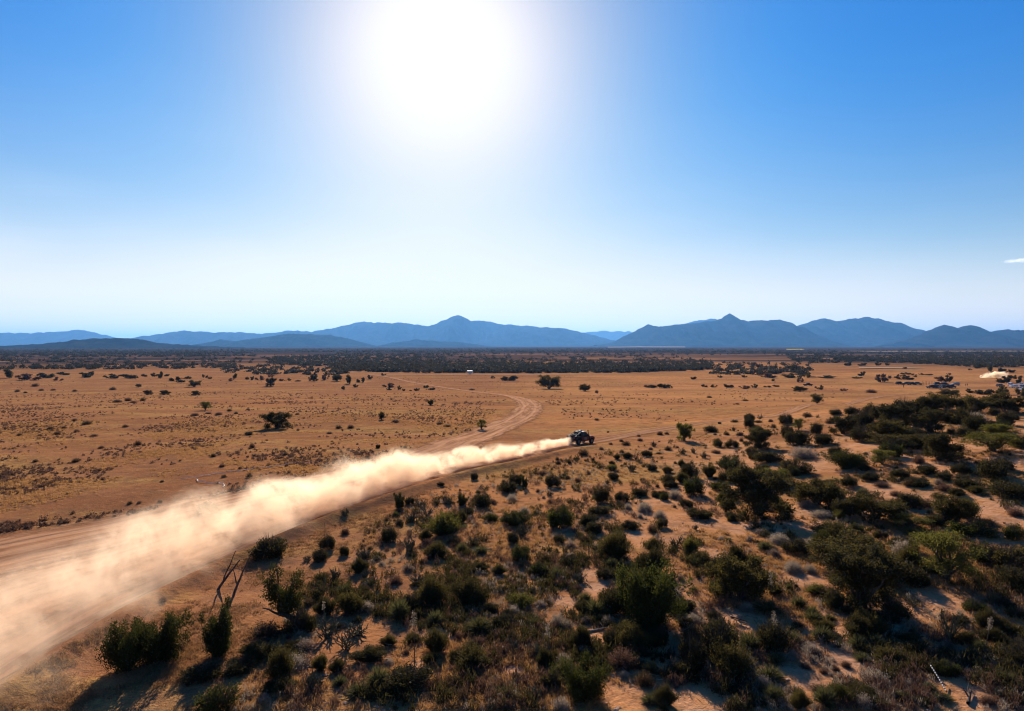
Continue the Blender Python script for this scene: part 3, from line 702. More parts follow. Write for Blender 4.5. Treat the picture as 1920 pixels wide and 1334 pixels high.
def tile(ox, oy, sc, items):
    for it in items.replace('\n', ' ').split(';'):
        it = it.split()
        if not it: continue
        k = it[0]; cx, b, w, hh = (float(q) / sc for q in it[1:5]); cx += ox; b += oy
        kw = {}
        for e in it[5:]:
            if e.startswith('@'): kw['mark'] = e[1:].replace('_', ' ')
            elif e.startswith('v'): kw['var'] = int(e[1:])
            elif e == '!': kw['shadow'] = False
        if k == 'D' and '!' in it and b < 750: k = 'K'; hh *= 1.25
        if any(abs(p['px'] - cx) < 0.3 * w and abs(p['py'] - b) < 0.35 * hh and p['w'] > .4 * w for p in PLANTS): continue
        blob(k, cx, b, w, hh, **kw)

# --- left foreground (tile origin 0,960, 3x)
tile(0, 960, 3, """J 720 885 250 300 v1 ! @the_low_left_juniper; J 900 830 300 310 v0 ! @the_twin-crowned_juniper; J 1235 800 280 300 v2 ! @the_feathery_juniper; P 1290 850 260 200 ! v1; P 1190 790 120 90;
D 1520 320 250 170; D 1840 250 100 110; D 1800 310 110 90; C 1730 295 80 50; C 1840 800 200 200 @the_edge_cholla_clump; B 1500 750 220 110; D 1650 800 130 80; P 1720 830 180 120; P 1650 930 200 110; F 1580 1070 240 130; C 1770 1090 150 190;
E 1230 1115 220 130 ! v1 @the_bottom_green_shrub; F 1440 900 240 140; D 1340 960 200 120; D 1130 1010 220 130; F 1900 960 120 130; B 1590 1110 90 70; B 1020 800 70 60; D 1890 700 90 80; B 915 520 50 40; C 1490 250 110 90; B 1870 880 120 100""")
# --- centre foreground (640,860, 2.814x)
tile(640, 860, 2.814, """D 525 150 50 32; J 305 300 105 125 v2; E 365 260 70 60; C 20 320 60 60; D 880 200 140 85; J 965 185 60 105 v2; D 1115 170 92 78; D 745 285 130 105; J 640 280 90 100 v2; D 660 318 110 55;
D 1435 125 88 55; H 1430 75 72 45; D 1725 155 92 74; C 1530 78 72 50; D 1640 75 72 46; F 1720 85 60 42; B 1060 95 76 36; C 450 330 105 80; H 545 470 230 190 @the_green_topped_bush; F 500 560 170 110; J 920 400 190 140 v1 @the_spreading_green_juniper;
E 1165 415 150 160 v1; D 1150 465 84 64; D 1370 265 100 110; D 1300 385 112 96; E 1345 320 160 70; D 1480 245 104 62; D 1575 215 92 58; D 1690 220 112 55; D 1525 400 112 76; D 250 480 126 120 @the_squat_dark_shrub; C 360 535 132 120;
S 735 525 145 66; F 735 622 112 76; J 950 600 150 160 v1; E 1040 650 110 100 v1; D 1195 600 150 96 ; C 1255 690 110 85; F 1440 590 220 190 v1 @the_round_green_broom; C 160 685 104 60; B 285 690 104 80; C 400 690 112 80;
F 480 855 210 220 v1 @the_twin_dark_brooms; F 680 860 210 225 v2; S 305 930 150 190; S 735 1000 230 170 @the_big_spiky_sotol; H 955 840 180 130; D 880 885 82 84; S 1010 940 124 110; P 1140 930 112 110; S 1350 895 186 145 v1 @the_round_green_sotol;
B 1220 850 66 60; G 1640 870 400 345 ! v0 @the_great_green_juniper; C 910 1080 112 130; C 1050 1110 150 135; G 1285 1270 300 230 ! v0 @the_bottom_green_juniper; B 1480 1190 210 190 @the_broad_reddish_shrub; B 1590 1080 100 90;
F 690 1190 260 200; F 600 1120 100 110; C 80 985 170 110; F 150 1130 210 130; F 250 1030 104 95; F 375 1010 130 85; F 465 1145 104 120; P 250 1115 82 66; D 345 1310 300 190; S 90 1330 200 150; S 850 1325 220 130; C 1010 1330 150 130; S 1630 1334 150 84;
P 1740 1080 90 100; B 1590 1130 110 60; P 1760 230 90 70; B 1640 410 70 70; B 1660 480 70 60; C 1770 500 110 90; P 1600 300 100 70; P 1680 330 90 60; F 830 640 100 80; B 1130 690 90 50; B 1240 720 90 60; P 900 240 80 55; P 1210 490 90 60; C 110 560 130 80;
C 700 480 100 70; B 20 420 60 60; D 15 540 60 80; P 120 690 60 40; B 1285 460 70 60; C 1100 210 60 40; B 800 250 60 40; H 790 350 110 60; C 830 740 80 60; D 790 850 90 90; H 905 790 90 80; P 1000 730 90 60; S 1160 980 80 60; B 1080 790 80 50; S 1270 950 70 70;
D 1390 660 110 70; F 1480 960 150 90; F 1620 960 150 90; B 430 900 60 60; C 400 1000 50 80; P 880 960 60 60""")
# --- right middle (1280,760, 3x)
tile(1280, 760, 3, """Y 10 200 110 110 ! v0 @the_green_trackside_bush; D 375 135 64 60; D 160 160 104 46; D 580 120 114 72; E 195 245 64 52; E 275 248 84 54; M 430 275 165 135 v2; H 425 180 130 60; D 480 345 170 90; J 270 395 190 120 v1; D 755 180 74 84; D 590 205 94 84; D 650 245 140 104;
D 790 235 124 74; J 930 390 215 140 v1 @the_dark_round_juniper; D 1010 220 154 84; M 900 185 184 114 v2; E 70 545 145 140 v1; M 430 620 390 250 ! v2 @the_great_dark_mesquite; Y 520 440 185 90 ! v0 @the_yellow-topped_mesquite; E 630 405 205 94; P 680 315 150 74; Y 1120 355 175 84 v1; M 1200 265 255 94; M 1450 350 205 164 v2; M 1190 160 205 150 v2; M 1390 175 184 134;
D 1750 440 205 130; Y 1750 285 280 100 v1 @the_wide_yellow-green_mesquite; D 1640 175 134 114; M 1520 740 230 210 v0; M 1080 700 300 175 v1 @the_low_spreading_mesquite; Y 1270 735 225 94 v1; F 840 810 250 150; M 930 1000 400 230 v1 ; P 620 960 130 84; E 350 980 180 160;
D 800 475 124 54; D 760 525 104 64; D 940 475 94 64; D 1310 468 154 64; D 1470 435 84 54; D 1610 475 144 64; B 1470 495 94 54; F 1545 525 94 54; F 1650 505 84 44; B 1440 535 84 44; D 1850 550 184 104; E 1870 790 104 104; E 85 660 184 84; E 270 665 104 64; P 440 745 114 54; P 540 800 124 74; D 640 865 184 94;
F 100 920 174 94; F 300 990 134 200; E 1800 990 250 180; P 200 960 90 60; P 700 590 120 60; P 780 650 130 60; P 720 560 90 50; B 1200 520 80 40; B 1330 340 80 60; D 1380 400 120 60; D 1230 420 100 50; B 1270 470 60 50; B 1710 690 80 50; B 1870 640 90 60; D 1270 610 120 110;
B 1360 590 100 60; E 1650 770 200 100; B 1440 780 80 90; D 1240 870 160 120; P 1230 900 110 130; E 1380 980 100 70; B 1120 470 90 40; D 1060 440 110 60; S 960 560 100 50; B 860 580 80 40; D 880 540 90 60; D 20 590 90 60; E 210 500 110 70; D 330 420 160 70; C 150 470 60 50; C 340 490 70 60;
D 1800 380 120 80; D 1560 400 100 60; P 1650 110 120 60; D 1820 130 110 90; E 1560 120 140 90; D 1480 110 120 70; E 1350 60 160 90; D 1240 60 140 90; D 1110 90 140 80; M 1650 60 180 100; M 1480 40 200 90; M 1820 60 200 110; D 1000 120 110 70; D 950 60 90 50; B 830 110 60 40; B 700 70 60 30; D 860 60 70 36""")
# --- right foreground (1280,1040, 3x)
tile(1280, 1040, 3, """Y 1480 150 330 210 ! v1 @the_bare-trunked_mesquite; P 715 125 90 70; P 620 130 124 84 @the_pale_dome_shrub; S 480 385 190 135; S 650 340 130 100; S 740 420 140 100; S 600 560 220 130; S 375 610 215 160 @the_tall_spiked_sotol; S 520 660 164 110; S 485 780 205 150; S 440 890 160 100; P 720 590 124 84; S 985 575 135 110; S 1010 640 120 90; F 1150 665 174 120; F 1240 640 170 90;
B 780 815 124 74; B 920 665 70 70; P 1080 770 184 110; F 1000 870 264 110; S 1390 800 114 80; S 1460 862 134 80; S 1800 455 84 60; O 1500 490 190 170 ! @the_tall_ocotillo; S 1560 700 94 70; B 1740 770 104 80; B 1710 870 100 70; E 1880 395 104 80; E 1630 350 140 80; M 1000 290 430 290 ! v2 @the_great_black_mesquite; D 1850 250 180 160; D 1120 420 180 110; P 45 620 110 90; P 130 660 90 70; P 340 690 130 70;
D 230 690 160 130; D 150 600 120 90; C 640 860 90 120; F 1320 620 180 110; F 1450 650 170 90; F 1600 560 160 110; F 1740 540 150 110; F 1850 500 130 100; E 1700 700 140 80; D 1850 700 150 90; B 1880 870 80 90; P 1720 640 90 50; C 1290 330 110 90; E 1560 430 110 80; H 1280 250 120 130; B 830 290 150 110; H 760 260 140 90; D 180 400 90 80; F 800 480 120 110; S 830 400 90 70; B 690 670 70 60; B 790 690 60 50; B 860 680 60 60;
P 620 620 60 80; E 200 260 120 110; P 260 240 90 80; P 360 350 100 80; F 520 260 100 90; S 1180 560 130 90; B 1290 800 60 50; P 1100 840 110 70; S 1230 860 150 90; F 1350 870 120 60; D 1790 340 130 100; C 1740 330 80 120; P 1450 560 100 50; F 1270 540 140 90""")
# --- the plain right of the truck (1040,720, 4x)
tile(1040, 720, 4, """M 225 56 104 56 ! v0 @the_right_lone_tree; B 315 68 38 26 !; B 315 278 44 22; D 820 32 92 40 !; D 720 28 112 26 !; D 1120 24 62 24 !; D 1190 27 47 22 !; D 1295 28 86 30 !; D 1430 37 82 22 !; D 1505 33 52 26 !; D 1600 27 62 16 !; D 1660 22 42 16 !; M 1835 58 104 40 ! v0; D 1460 292 92 62; D 1740 315 150 64; Y 1830 365 84 90 v1;
D 1170 368 124 44; D 1240 304 42 22; B 1350 293 62 26; B 535 470 84 44; B 640 435 62 32; B 850 505 72 38; D 690 555 84 52; D 545 572 104 62; C 610 590 62 80; C 565 672 84 62; D 730 665 104 64; B 850 684 64 44; D 990 668 84 82; E 1210 478 84 62; E 1330 487 104 72; B 215 548 94 62; B 250 688 64 44; B 170 748 74 52; B 100 724 42 42;
B 20 580 40 40; B 110 605 40 40; B 65 695 40 26; C 960 540 80 60; C 1040 530 70 50; C 1120 570 80 60; B 1210 530 90 40; C 745 480 70 50; B 790 390 60 40; B 840 385 50 30; B 1290 390 50 30; B 1390 395 70 40; C 1540 270 60 40; B 1430 130 44 16 !; B 1160 105 44 16 !; B 1370 155 40 14 !; D 400 365 20 10 !; B 770 785 40 40; D 870 800 110 70; C 1130 680 90 60; C 1250 640 70 70; C 480 930 80 60; C 200 940 90 50;
B 420 460 40 24; B 500 440 50 30; B 630 400 36 24; B 930 410 50 20; B 1500 330 60 30; B 1620 290 50 30; B 1530 295 60 24; B 350 500 50 30; B 720 500 50 30; B 780 530 60 20; B 1400 440 40 40; B 1640 340 50 40""")
# --- the plain at the left (0,690 and 480,690, 4x)
tile(0, 690, 4, """D 85 78 112 46 !; D 205 92 150 38 !; D 350 74 104 36 !; D 470 52 104 22 !; D 430 97 52 24 !; D 670 70 124 44 !; D 835 80 84 30 !; D 915 63 44 16 !; D 975 80 78 34 !; D 1080 66 52 22 !; D 1155 68 52 22 !; D 1200 80 62 38 !; D 1250 64 52 20 !; D 1320 99 72 38 !; D 1410 82 52 20 !; D 1360 108 52 20 !; D 1530 74 44 28 !; D 1575 83 32 16 !; D 1755 80 72 28 !; D 1730 100 44 20 !; D 1855 88 32 20 !; D 1895 92 42 34 !;
M 1455 142 94 48 ! v0 @the_left_plain_mesquite; M 1465 207 74 32 ! v2; M 1110 202 64 30 ! v2; M 1232 202 84 30 ! v2; M 1040 146 34 24 !; B 265 140 52 24 !; B 845 165 54 22 !; Y 1540 318 84 54 ! v1; B 650 432 74 34; B 560 405 54 26; D 1860 508 84 32; B 1035 588 54 40; B 380 470 54 28; B 430 510 60 36; B 480 460 44 24; B 575 490 50 30; B 705 520 60 24; B 145 515 44 26; B 300 520 44 24; B 940 450 50 26; B 265 432 36 18; B 570 715 60 36; B 760 610 54 26; B 265 712 40 24;
B 1600 675 50 34; B 1665 750 60 32; B 1870 835 60 50; B 1890 610 60 50; E 1550 1080 190 70 ! v0 @the_dust-veiled_bush; B 1200 1020 50 30; B 1045 1025 40 30; B 975 1030 40 30; B 770 850 50 30; B 1215 865 40 26; B 1680 830 50 30; B 1800 765 30 26; B 880 260 70 24 !; B 960 250 60 30 !; B 1070 248 40 24 !; B 1000 262 60 16 !; B 1460 365 70 28; B 1640 360 80 30; B 1720 330 40 24; B 1560 350 60 20; B 1860 320 40 20; B 1770 350 40 22; B 130 180 40 18 !; B 400 170 40 14 !; B 560 178 30 14 !; B 310 172 36 14 !; B 190 190 30 14 !""")
tile(480, 690, 4, """M 110 138 84 60 ! v2; M 160 450 230 112 ! v2 @the_big_lone_mesquite; M 435 98 84 42 ! v2; D 515 92 74 40 !; M 605 100 84 54 ! v0; D 705 120 84 54 !; D 795 110 66 46 !; D 850 86 42 32 !; D 745 148 52 22 !; M 655 166 32 32 ! v0; D 1000 146 108 30 !; D 995 168 42 20 !; D 1070 165 40 26 !; D 1105 174 44 22 !; D 1160 175 20 12 !; D 1205 172 38 22 !; D 1275 150 46 24 !; D 1320 166 62 20 !; M 1310 280 54 46 ! v0 @the_small_pale_tree; M 942 390 50 64 ! v0 @the_slim_field_tree; Y 1690 460 64 66 ! v1;
B 1045 416 84 34; B 1385 388 64 20; B 1375 428 54 24; B 1435 446 74 22; B 1530 438 64 18; D 915 608 54 38; B 1115 606 32 24; B 475 658 32 26; D 1775 80 32 20 !; D 1900 95 120 44 !; B 95 740 50 30; B 230 745 40 30; B 365 745 60 30; B 840 690 60 40; B 710 460 70 40; B 620 460 60 30; B 550 500 60 24; B 745 400 30 20; B 315 475 30 22; B 310 355 40 20; D 35 92 60 30 !; D 190 98 36 18 !; D 250 98 36 16 !; B 315 102 60 14 !; D 950 58 40 18 !; D 110 70 40 20 !; B 1620 168 50 14 !; B 1500 465 20 20; B 1720 450 30 20; B 220 660 50 26; B 1245 485 26 14; B 1300 515 40 14; B 1000 530 20 20; B 760 580 26 20; B 570 560 26 14""")
blob('M', 1030, 729, 40, 26, False, var=1, mark='the broad plain mesquite')
# right plain behind the vehicles
tile(1640, 680, 6.857, """D 95 252 205 90 !; D 380 218 190 46 !; D 300 210 60 50 !; D 950 248 140 60 !; D 860 246 110 54 !; D 1710 262 180 80 ! @the_bush_by_the_white_cars; D 1845 270 90 50 !; D 1500 118 130 60 !; D 1640 128 90 60 !; D 1750 130 90 40 !; D 390 82 40 26 !; D 40 42 70 36 !; D 150 40 80 30 !; D 1345 78 80 50 !; D 1220 100 40 16 !; D 960 160 60 20 !; D 700 165 70 20 !; D 600 160 70 20 !; D 500 165 50 20 !; D 400 155 110 24 !; D 530 190 50 20 !; D 800 210 70 20 !; D 1820 210 90 40 !""")
# second-row plain trees (1280,580 3x)
tile(1280, 580, 3, """D 60 395 30 18 !; D 210 385 30 12 !; D 345 385 34 12 !; D 480 385 110 22 !; D 620 386 90 24 !; D 700 386 60 22 !; D 800 386 140 12 !; D 1015 375 50 22 !; D 980 390 40 10 !; D 660 412 40 28 !; D 510 405 24 14 !; M 755 530 70 50 ! v1 ; D 775 452 44 22 !; D 905 460 40 12 !; B 1060 470 60 20 !; D 420 330 60 18 !; D 510 335 70 16 !; D 610 335 60 22 !; D 690 345 80 24 !; D 270 340 50 14 !; D 285 360 50 16 !; D 930 318 40 20 !; D 1090 318 60 16 !; D 1150 318 40 14 !; D 1020 318 60 14 !; D 1250 332 24 12 !; M 1500 490 100 36 !; D 1615 472 50 20 !; D 1700 480 80 30 !; D 1790 480 60 40 !; D 1910 490 60 40 !""")

# --- random fill of the scrub, by area of the photo
def inside(poly, x, y):
    c = False; n = len(poly)
    for i in range(n):
        (x0, y0), (x1, y1) = poly[i], poly[(i + 1) % n]
        if (y0 > y) != (y1 > y) and x < (x1 - x0) * (y - y0) / (y1 - y0) + x0: c = not c
    return c
def fill(poly, count, kinds, smin, smax, gap=0.75, tries=4000):
    r = rng; xs = [p[0] for p in poly]; ys = [p[1] for p in poly]; ks = list(kinds); pw = np.array([kinds[k] for k in ks], float); pw /= pw.sum(); made = 0
    W_ = np.array([(p['x'], p['y'], p['r']) for p in PLANTS])
    for _ in range(tries):
        if made >= count: break
        px, py = r.uniform(min(xs), max(xs)), r.uniform(min(ys), max(ys))
        if not inside(poly, px, py): continue
        p = at(px, py)
        if bare_mask(p[0], p[1]) > .45: continue
        k = ks[r.choice(len(ks), p=pw)]; w = DIM[k][0] * r.uniform(smin, smax)
        if (np.hypot(W_[:, 0] - p[0], W_[:, 1] - p[1]) < gap * (W_[:, 2] + w / 2)).any(): continue
        place(k, p[0], p[1], w, DIM[k][1] * w / DIM[k][0] * r.uniform(.8, 1.15))
        W_ = np.vstack([W_, (p[0], p[1], w / 2)]); made += 1
P_THICK = [(1590, 800), (1640, 752), (1920, 745), (1920, 870), (1620, 860)]
P_RIGHT = [(1330, 860), (1420, 806), (1560, 800), (1600, 850), (1920, 850), (1920, 1330), (1000, 1330), (1000, 1160), (1150, 1000)]
P_MID = [(860, 905), (1100, 855), (1400, 800), (1330, 860), (1150, 1000), (1000, 1160), (1000, 1330), (440, 1330), (560, 1130), (700, 990)]
fill(P_THICK, 30, {'D': 4, 'M': 2.5, 'E': 1.5, 'Y': .4}, .8, 1.5, .6)
fill(P_THICK, 34, {'D': 4, 'E': 2, 'P': 1}, .5, .9, .5)
P_R2 = [(1420, 830), (1600, 850), (1920, 860), (1920, 1330), (1350, 1330), (1150, 1240), (1330, 950)]
fill(P_R2, 7, {'M': 3, 'E': 1, 'D': 1}, .75, 1.15, .45)
fill(P_RIGHT, 56, {'D': 3, 'E': 1, 'F': 2, 'S': 1.5}, .4, .9, .5)
fill(P_RIGHT, 150, {'D': 2, 'E': 1.5, 'F': 1, 'S': 3, 'P': 5, 'B': 4, 'C': 1.2, 'H': .5}, .35, .9, .5)
fill([(440, 1330), (560, 1130), (760, 1060), (1150, 1100), (1100, 1330)], 16, {'F': 2, 'D': 2, 'S': 2, 'P': 2}, .6, 1.0, .6)
fill(P_MID, 80, {'D': 1, 'F': 1, 'S': 1.5, 'P': 1.5, 'B': 4, 'C': 2.5, 'H': .3}, .4, .9, .9)

# ------------------------------------------------------------------ stuff: woodland far off, low brush, dry grass, litter
def scatter_clumps(name, P, W_, H_, nf, size, material, label, cat, seed, aspect=1.3, up=0.2):
    """one mesh of many leafy clumps; P (n,3) bases, W_ widths, H_ heights"""
    r = np.random.default_rng(seed); n = len(P)
    k = np.repeat(np.arange(n), nf)
    d = unit(r.normal(size=(n * nf, 3))); d[:, 2] = np.abs(d[:, 2]) * 1.15 - .15
    rr = r.random((n * nf, 1)) ** .4 * (1 + .18 * r.normal(size=(n * nf, 1)))
    lob = 1 + .3 * np.sin(3 * np.arctan2(d[:, 1], d[:, 0]) + k * 1.7)[:, None]
    C = P[k] + d * rr * lob * np.stack([W_[k] / 2, W_[k] / 2, H_[k] * .8], 1); C[:, 2] += H_[k] * .12
    V, q = leaf_quads(C, 1.0, r, up, aspect)
    s = (size * np.sqrt(W_[k]))[:, None, None]
    V = C[:, None] + (V.reshape(-1, 4, 3) - C[:, None]) * s
    o = obj_np(name, V.reshape(-1, 3), q, [material])
    return tag(o, label, cat, kind='stuff')
def band_points(polys, r):
    out = []
    for poly, cnt in polys:
        xs = [p[0] for p in poly]; ys = [p[1] for p in poly]; got = 0
        while got < cnt:
            px, py = r.uniform(min(xs), max(xs)), r.uniform(min(ys), max(ys))
            if not inside(poly, px, py): continue
            dx, dy, dz = pix_dir(px, py); d = -(CAM_H + 10) / dz; out.append((dx * d, dy * d)); got += 1
    out = np.array(out); return np.column_stack([out, h(out[:, 0], out[:, 1])])
def woods():
    r = np.random.default_rng(21)
    B = [([(630, 690), (700, 684), (820, 683), (1000, 684), (1180, 683), (1330, 688), (1330, 694), (1180, 699), (1000, 700), (820, 700), (640, 697)], 1500),
         ([(500, 672), (640, 664), (830, 664), (840, 684), (640, 689), (500, 684)], 700),
         ([(830, 678), (1330, 678), (1340, 690), (830, 690)], 400),
         ([(0, 690), (130, 686), (300, 682), (440, 683), (440, 691), (200, 693), (0, 693)], 200),
         ([(400, 684), (640, 690), (660, 703), (560, 707), (420, 700)], 90),
         ([(1330, 681), (1520, 684), (1520, 704), (1330, 702)], 130),
         ([(1600, 668), (1920, 660), (1920, 689), (1840, 690), (1700, 682), (1560, 676)], 800),
         ([(1440, 662), (1600, 664), (1600, 682), (1500, 681)], 180),
         ([(0, 654), (480, 654), (480, 669), (0, 670)], 900), ([(480, 654), (1440, 654), (1440, 661), (480, 661)], 900), ([(640, 660), (1440, 659), (1440, 666), (640, 667)], 260), ([(840, 668), (1300, 667), (1300, 677), (840, 678)], 110),
         ([(0, 672), (640, 672), (640, 680), (0, 682)], 110), ([(1440, 656), (1920, 656), (1920, 664), (1440, 664)], 300)]
    P = band_points(B, r); d = np.hypot(P[:, 0], P[:, 1])
    W_ = r.uniform(3.5, 8, len(P)) * np.where(d > 1100, 1.5, 1.0) * np.where(d > 2000, 1.5, 1); H_ = (2.4 + 4.4 * r.random(len(P)) ** 2.5) * np.where(d > 1500, 1.1, 1)
    scatter_clumps('woodland', P, W_, H_, 46, 0.50, ML['wood_far'], 'dark mesquite woodland across the far plain', 'woodland', 5)
woods()
def brush():
    r = np.random.default_rng(22)
    def pts(poly, cnt, cl=None, thr=(-.35, .5)):
        xs = [p[0] for p in poly]; ys = [p[1] for p in poly]; out = np.zeros((0, 3)); pl = np.array(poly, float)
        while len(out) < cnt:
            px = r.uniform(min(xs), max(xs), 4000); py = r.uniform(min(ys), max(ys), 4000); c = np.zeros(4000, bool)
            for (x0, y0), (x1, y1) in zip(pl, np.roll(pl, -1, 0)):
                if y0 != y1: c ^= ((y0 > py) != (y1 > py)) & (px < (x1 - x0) * (py - y0) / (y1 - y0) + x0)
            Q = at_many(px[c], py[c]); x, y = Q[:, 0], Q[:, 1]
            if cl is not None:
                v = vnoise(x / cl + 31, y / cl + 17) + .45 * vnoise(x / (cl * .3), y / (cl * .3)); Q = Q[v >= r.uniform(thr[0], thr[1], len(v))]
            out = np.vstack([out, Q])
        out = out[:cnt]
        tr = np.abs(poly_side(out[:, 0], out[:, 1], A_W[::4])[0]) < 2.7
        tb = np.abs(poly_side(out[:, 0], out[:, 1], B_W[::4])[0]) < 3.4
        tm = np.abs(poly_side(out[:, 0], out[:, 1], M_W[::4])[0]) < 5
        return out[~(tr | tb | tm | (bare_mask(out[:, 0], out[:, 1]) > r.uniform(.3, .7, len(out))))]
    left = [(0, 740), (500, 735), (960, 740), (900, 800), (700, 880), (440, 940), (0, 1000)]
    P = np.vstack([pts(left, 4800, 12, (-.35, .7)), pts([(1000, 740), (1640, 730), (1500, 760), (1110, 815)], 420, 14), pts([(0, 705), (1600, 705), (1600, 740), (0, 740)], 520, 40)])
    W_ = r.uniform(.16, .5, len(P)) * np.where(r.random(len(P)) < .15, 1.5, 1) * np.where(P[:, 1] > 180, 1.9, 1); H_ = W_ * r.uniform(.45, .7, len(P))
    scatter_clumps('low_brush', P, W_, H_, 34, .10, ML['dry'], 'small brown brush dotted over the grassy plain', 'brush', 6, 2.4, .6)
    scr = [(860, 905), (1100, 850), (1420, 800), (1650, 760), (1920, 760), (1920, 1334), (430, 1334), (560, 1120), (700, 985)]
    P = pts(scr, 2800, 3, (-.1, .7))
    W_ = r.uniform(.25, .8, len(P)); H_ = W_ * r.uniform(.5, .9, len(P))
    scatter_clumps('low_brush', P, W_, H_, 75, .042, ML['dense'], 'dark low brush between the scrub bushes', 'brush', 7, 7.0, 1.0)
    P = pts(scr, 2000, 5, (-.1, .7))
    W_ = r.uniform(.16, .5, len(P)); H_ = W_ * r.uniform(.5, .9, len(P))
    scatter_clumps('low_brush', P, W_, H_, 75, .032, ML['pale'], 'pale dry brush between the scrub bushes', 'brush', 8, 7.0, 1.0)
    P = pts(scr, 1800, 4, (-.2, .7))
    W_ = r.uniform(.25, .65, len(P)); H_ = W_ * r.uniform(.6, 1.0, len(P))
    scatter_clumps('low_brush', P, W_, H_, 60, .034, ML['dry'], 'brown twiggy brush between the scrub bushes', 'brush', 9, 9.0, 1.2)
    # dry grass: tufts of fine blades
    def tufts(name, P, nb, L, material, label, seed, wd=.012):
        q = np.random.default_rng(seed); n = len(P); k = np.repeat(np.arange(n), nb)
        a = q.uniform(0, 6.28, n * nb); el = np.arcsin(q.uniform(.25, 1, n * nb)); ln = q.uniform(.5, 1.1, n * nb) * np.repeat(L, nb)
        base = P[k] + np.stack([q.normal(0, .10, n * nb), q.normal(0, .10, n * nb), np.full(n * nb, -.02)], 1)
        tip = base + np.stack([np.cos(a) * np.cos(el), np.sin(a) * np.cos(el), np.sin(el)], 1) * ln[:, None]
        dist = np.hypot(P[:, 0], P[:, 1])[k]
        V, F_ = blades(base, tip, wd * (1 + dist / 40), q, .1)
        o = obj_np(name, V, F_, [material]); return tag(o, label, 'grass', kind='stuff')
    P = pts(scr, 6500, 7, (-.1, .6))
    tufts('dry_grass', P, 22, r.uniform(.18, .42, len(P)), ML['grass'], 'golden dry grass tufts through the scrub', 31)
    P = pts([(0, 1334), (0, 1290), (300, 1110), (560, 1010), (900, 880), (760, 985), (640, 1100), (430, 1334)], 2600, 3, (-.4, .6))
    tufts('dry_grass', P, 18, r.uniform(.10, .26, len(P)), ML['grass2'], 'short brown grass along the bank below the dust', 33)
    P = pts([(0, 790), (960, 770), (800, 860), (640, 890), (440, 935), (0, 1003)], 5200, 11)
    tufts('dry_grass', P, 14, r.uniform(.15, .34, len(P)), ML['grass'], 'golden dry grass over the field left of the dust', 32, .014)
    # sticks and twigs lying about
    P = pts(scr, 650); g = Geo()
    for x, y, z in P:
        a = r.uniform(0, 6.28); L = r.uniform(.25, 1.0)
        pp = path((x, y, z + .02), (x + math.cos(a) * L, y + math.sin(a) * L, z + r.uniform(.03, .2)), r, .3, 5); g.add(tube(pp, np.linspace(.016, .006, 5), 4))
    o = link(bpy.data.objects.new('twig_litter', g.mesh('twig_litter', [ML['straw']]))); tag(o, 'dead twigs scattered over the sandy scrub floor', 'twigs', kind='stuff')
    P = pts(scr, 1600); g = Geo()
    n = len(P); s = r.uniform(.03, .12, (n, 1))
    D = unit(r.normal(size=(12, 3)))
    import bmesh
    bm = bmesh.new(); bmesh.ops.create_icosphere(bm, subdivisions=1, radius=1); iv = np.array([v.co[:] for v in bm.verts]); bm.verts.ensure_lookup_table(); fi = np.array([[v.index for v in f.verts] for f in bm.faces]); bm.free()
    V = P[:, None] + iv[None] * s[:, None] * r.uniform(.6, 1.3, (n, len(iv), 1)) * np.array([1, 1, .6]); F_ = (fi[None] + np.arange(n)[:, None, None] * len(iv)).reshape(-1, 3)
    m, nt, out = mat('loose_stone'); p = principled(nt); geo = nt.nodes.new('ShaderNodeNewGeometry')
    nt.links.new(mixc(nt, geo.outputs['Random Per Island'], (.16, .095, .06), (.44, .28, .19)), p.inputs['Base Color']); nt.links.new(p.outputs[0], out.inputs['Surface'])
    tag(obj_np('loose_stones', V.reshape(-1, 3), F_, [m]), 'small loose stones strewn over the scrub floor', 'stones', kind='stuff')
brush()

# ------------------------------------------------------------------ vehicles
def paint(name, col, rough=0.4, metal=0.0, coat=0.0, dirt=0.35):
    m, nt, out = mat(name); tc = nt.nodes.new('ShaderNodeTexCoord')
    p = principled(nt, rough, 0.25); p.inputs['Metallic'].default_value = metal; p.inputs['Coat Weight'].default_value = coat
    n = noise(nt, tc.outputs['Object'], 2.2, 5, 0.65)
    nt.links.new(mixc(nt, maprange(nt, n, .42, .72, 0, dirt), col, (.36, .22, .14)), p.inputs['Base Color'])
    nt.links.new(math_n(nt, 'MULTIPLY_ADD', n, .4, rough - .1, clamp=True), p.inputs['Roughness']); nt.links.new(p.outputs[0], out.inputs['Surface']); return m
MP = dict(black=paint('black_paint', (.012, .012, .013), .55, dirt=.10), red=paint('orange_red_paint', (.14, .022, .011), .4, dirt=.25), white=paint('white_paint', (.75, .74, .71), .35, dirt=.2),
          silver=paint('silver_paint', (.30, .30, .29), .45, .3, dirt=.3), navy=paint('navy_paint', (.016, .02, .036), .5, dirt=.2), tan=paint('tan_paint', (.20, .15, .10), .5), tyre=paint('tyre_rubber', (.015, .014, .013), .9, dirt=.14),
          rim=paint('wheel_rim', (.14, .13, .12), .4, .6), glass=paint('dark_glass', (.015, .018, .02), .06, dirt=.1), lamp=paint('lamp_lens', (.55, .5, .42), .15, dirt=.1), tail=paint('tail_lens', (.35, .02, .015), .2, dirt=.1), steel=paint('dark_steel', (.05, .05, .05), .5, .7), plastic=paint('black_plastic', (.02, .02, .02), .6))
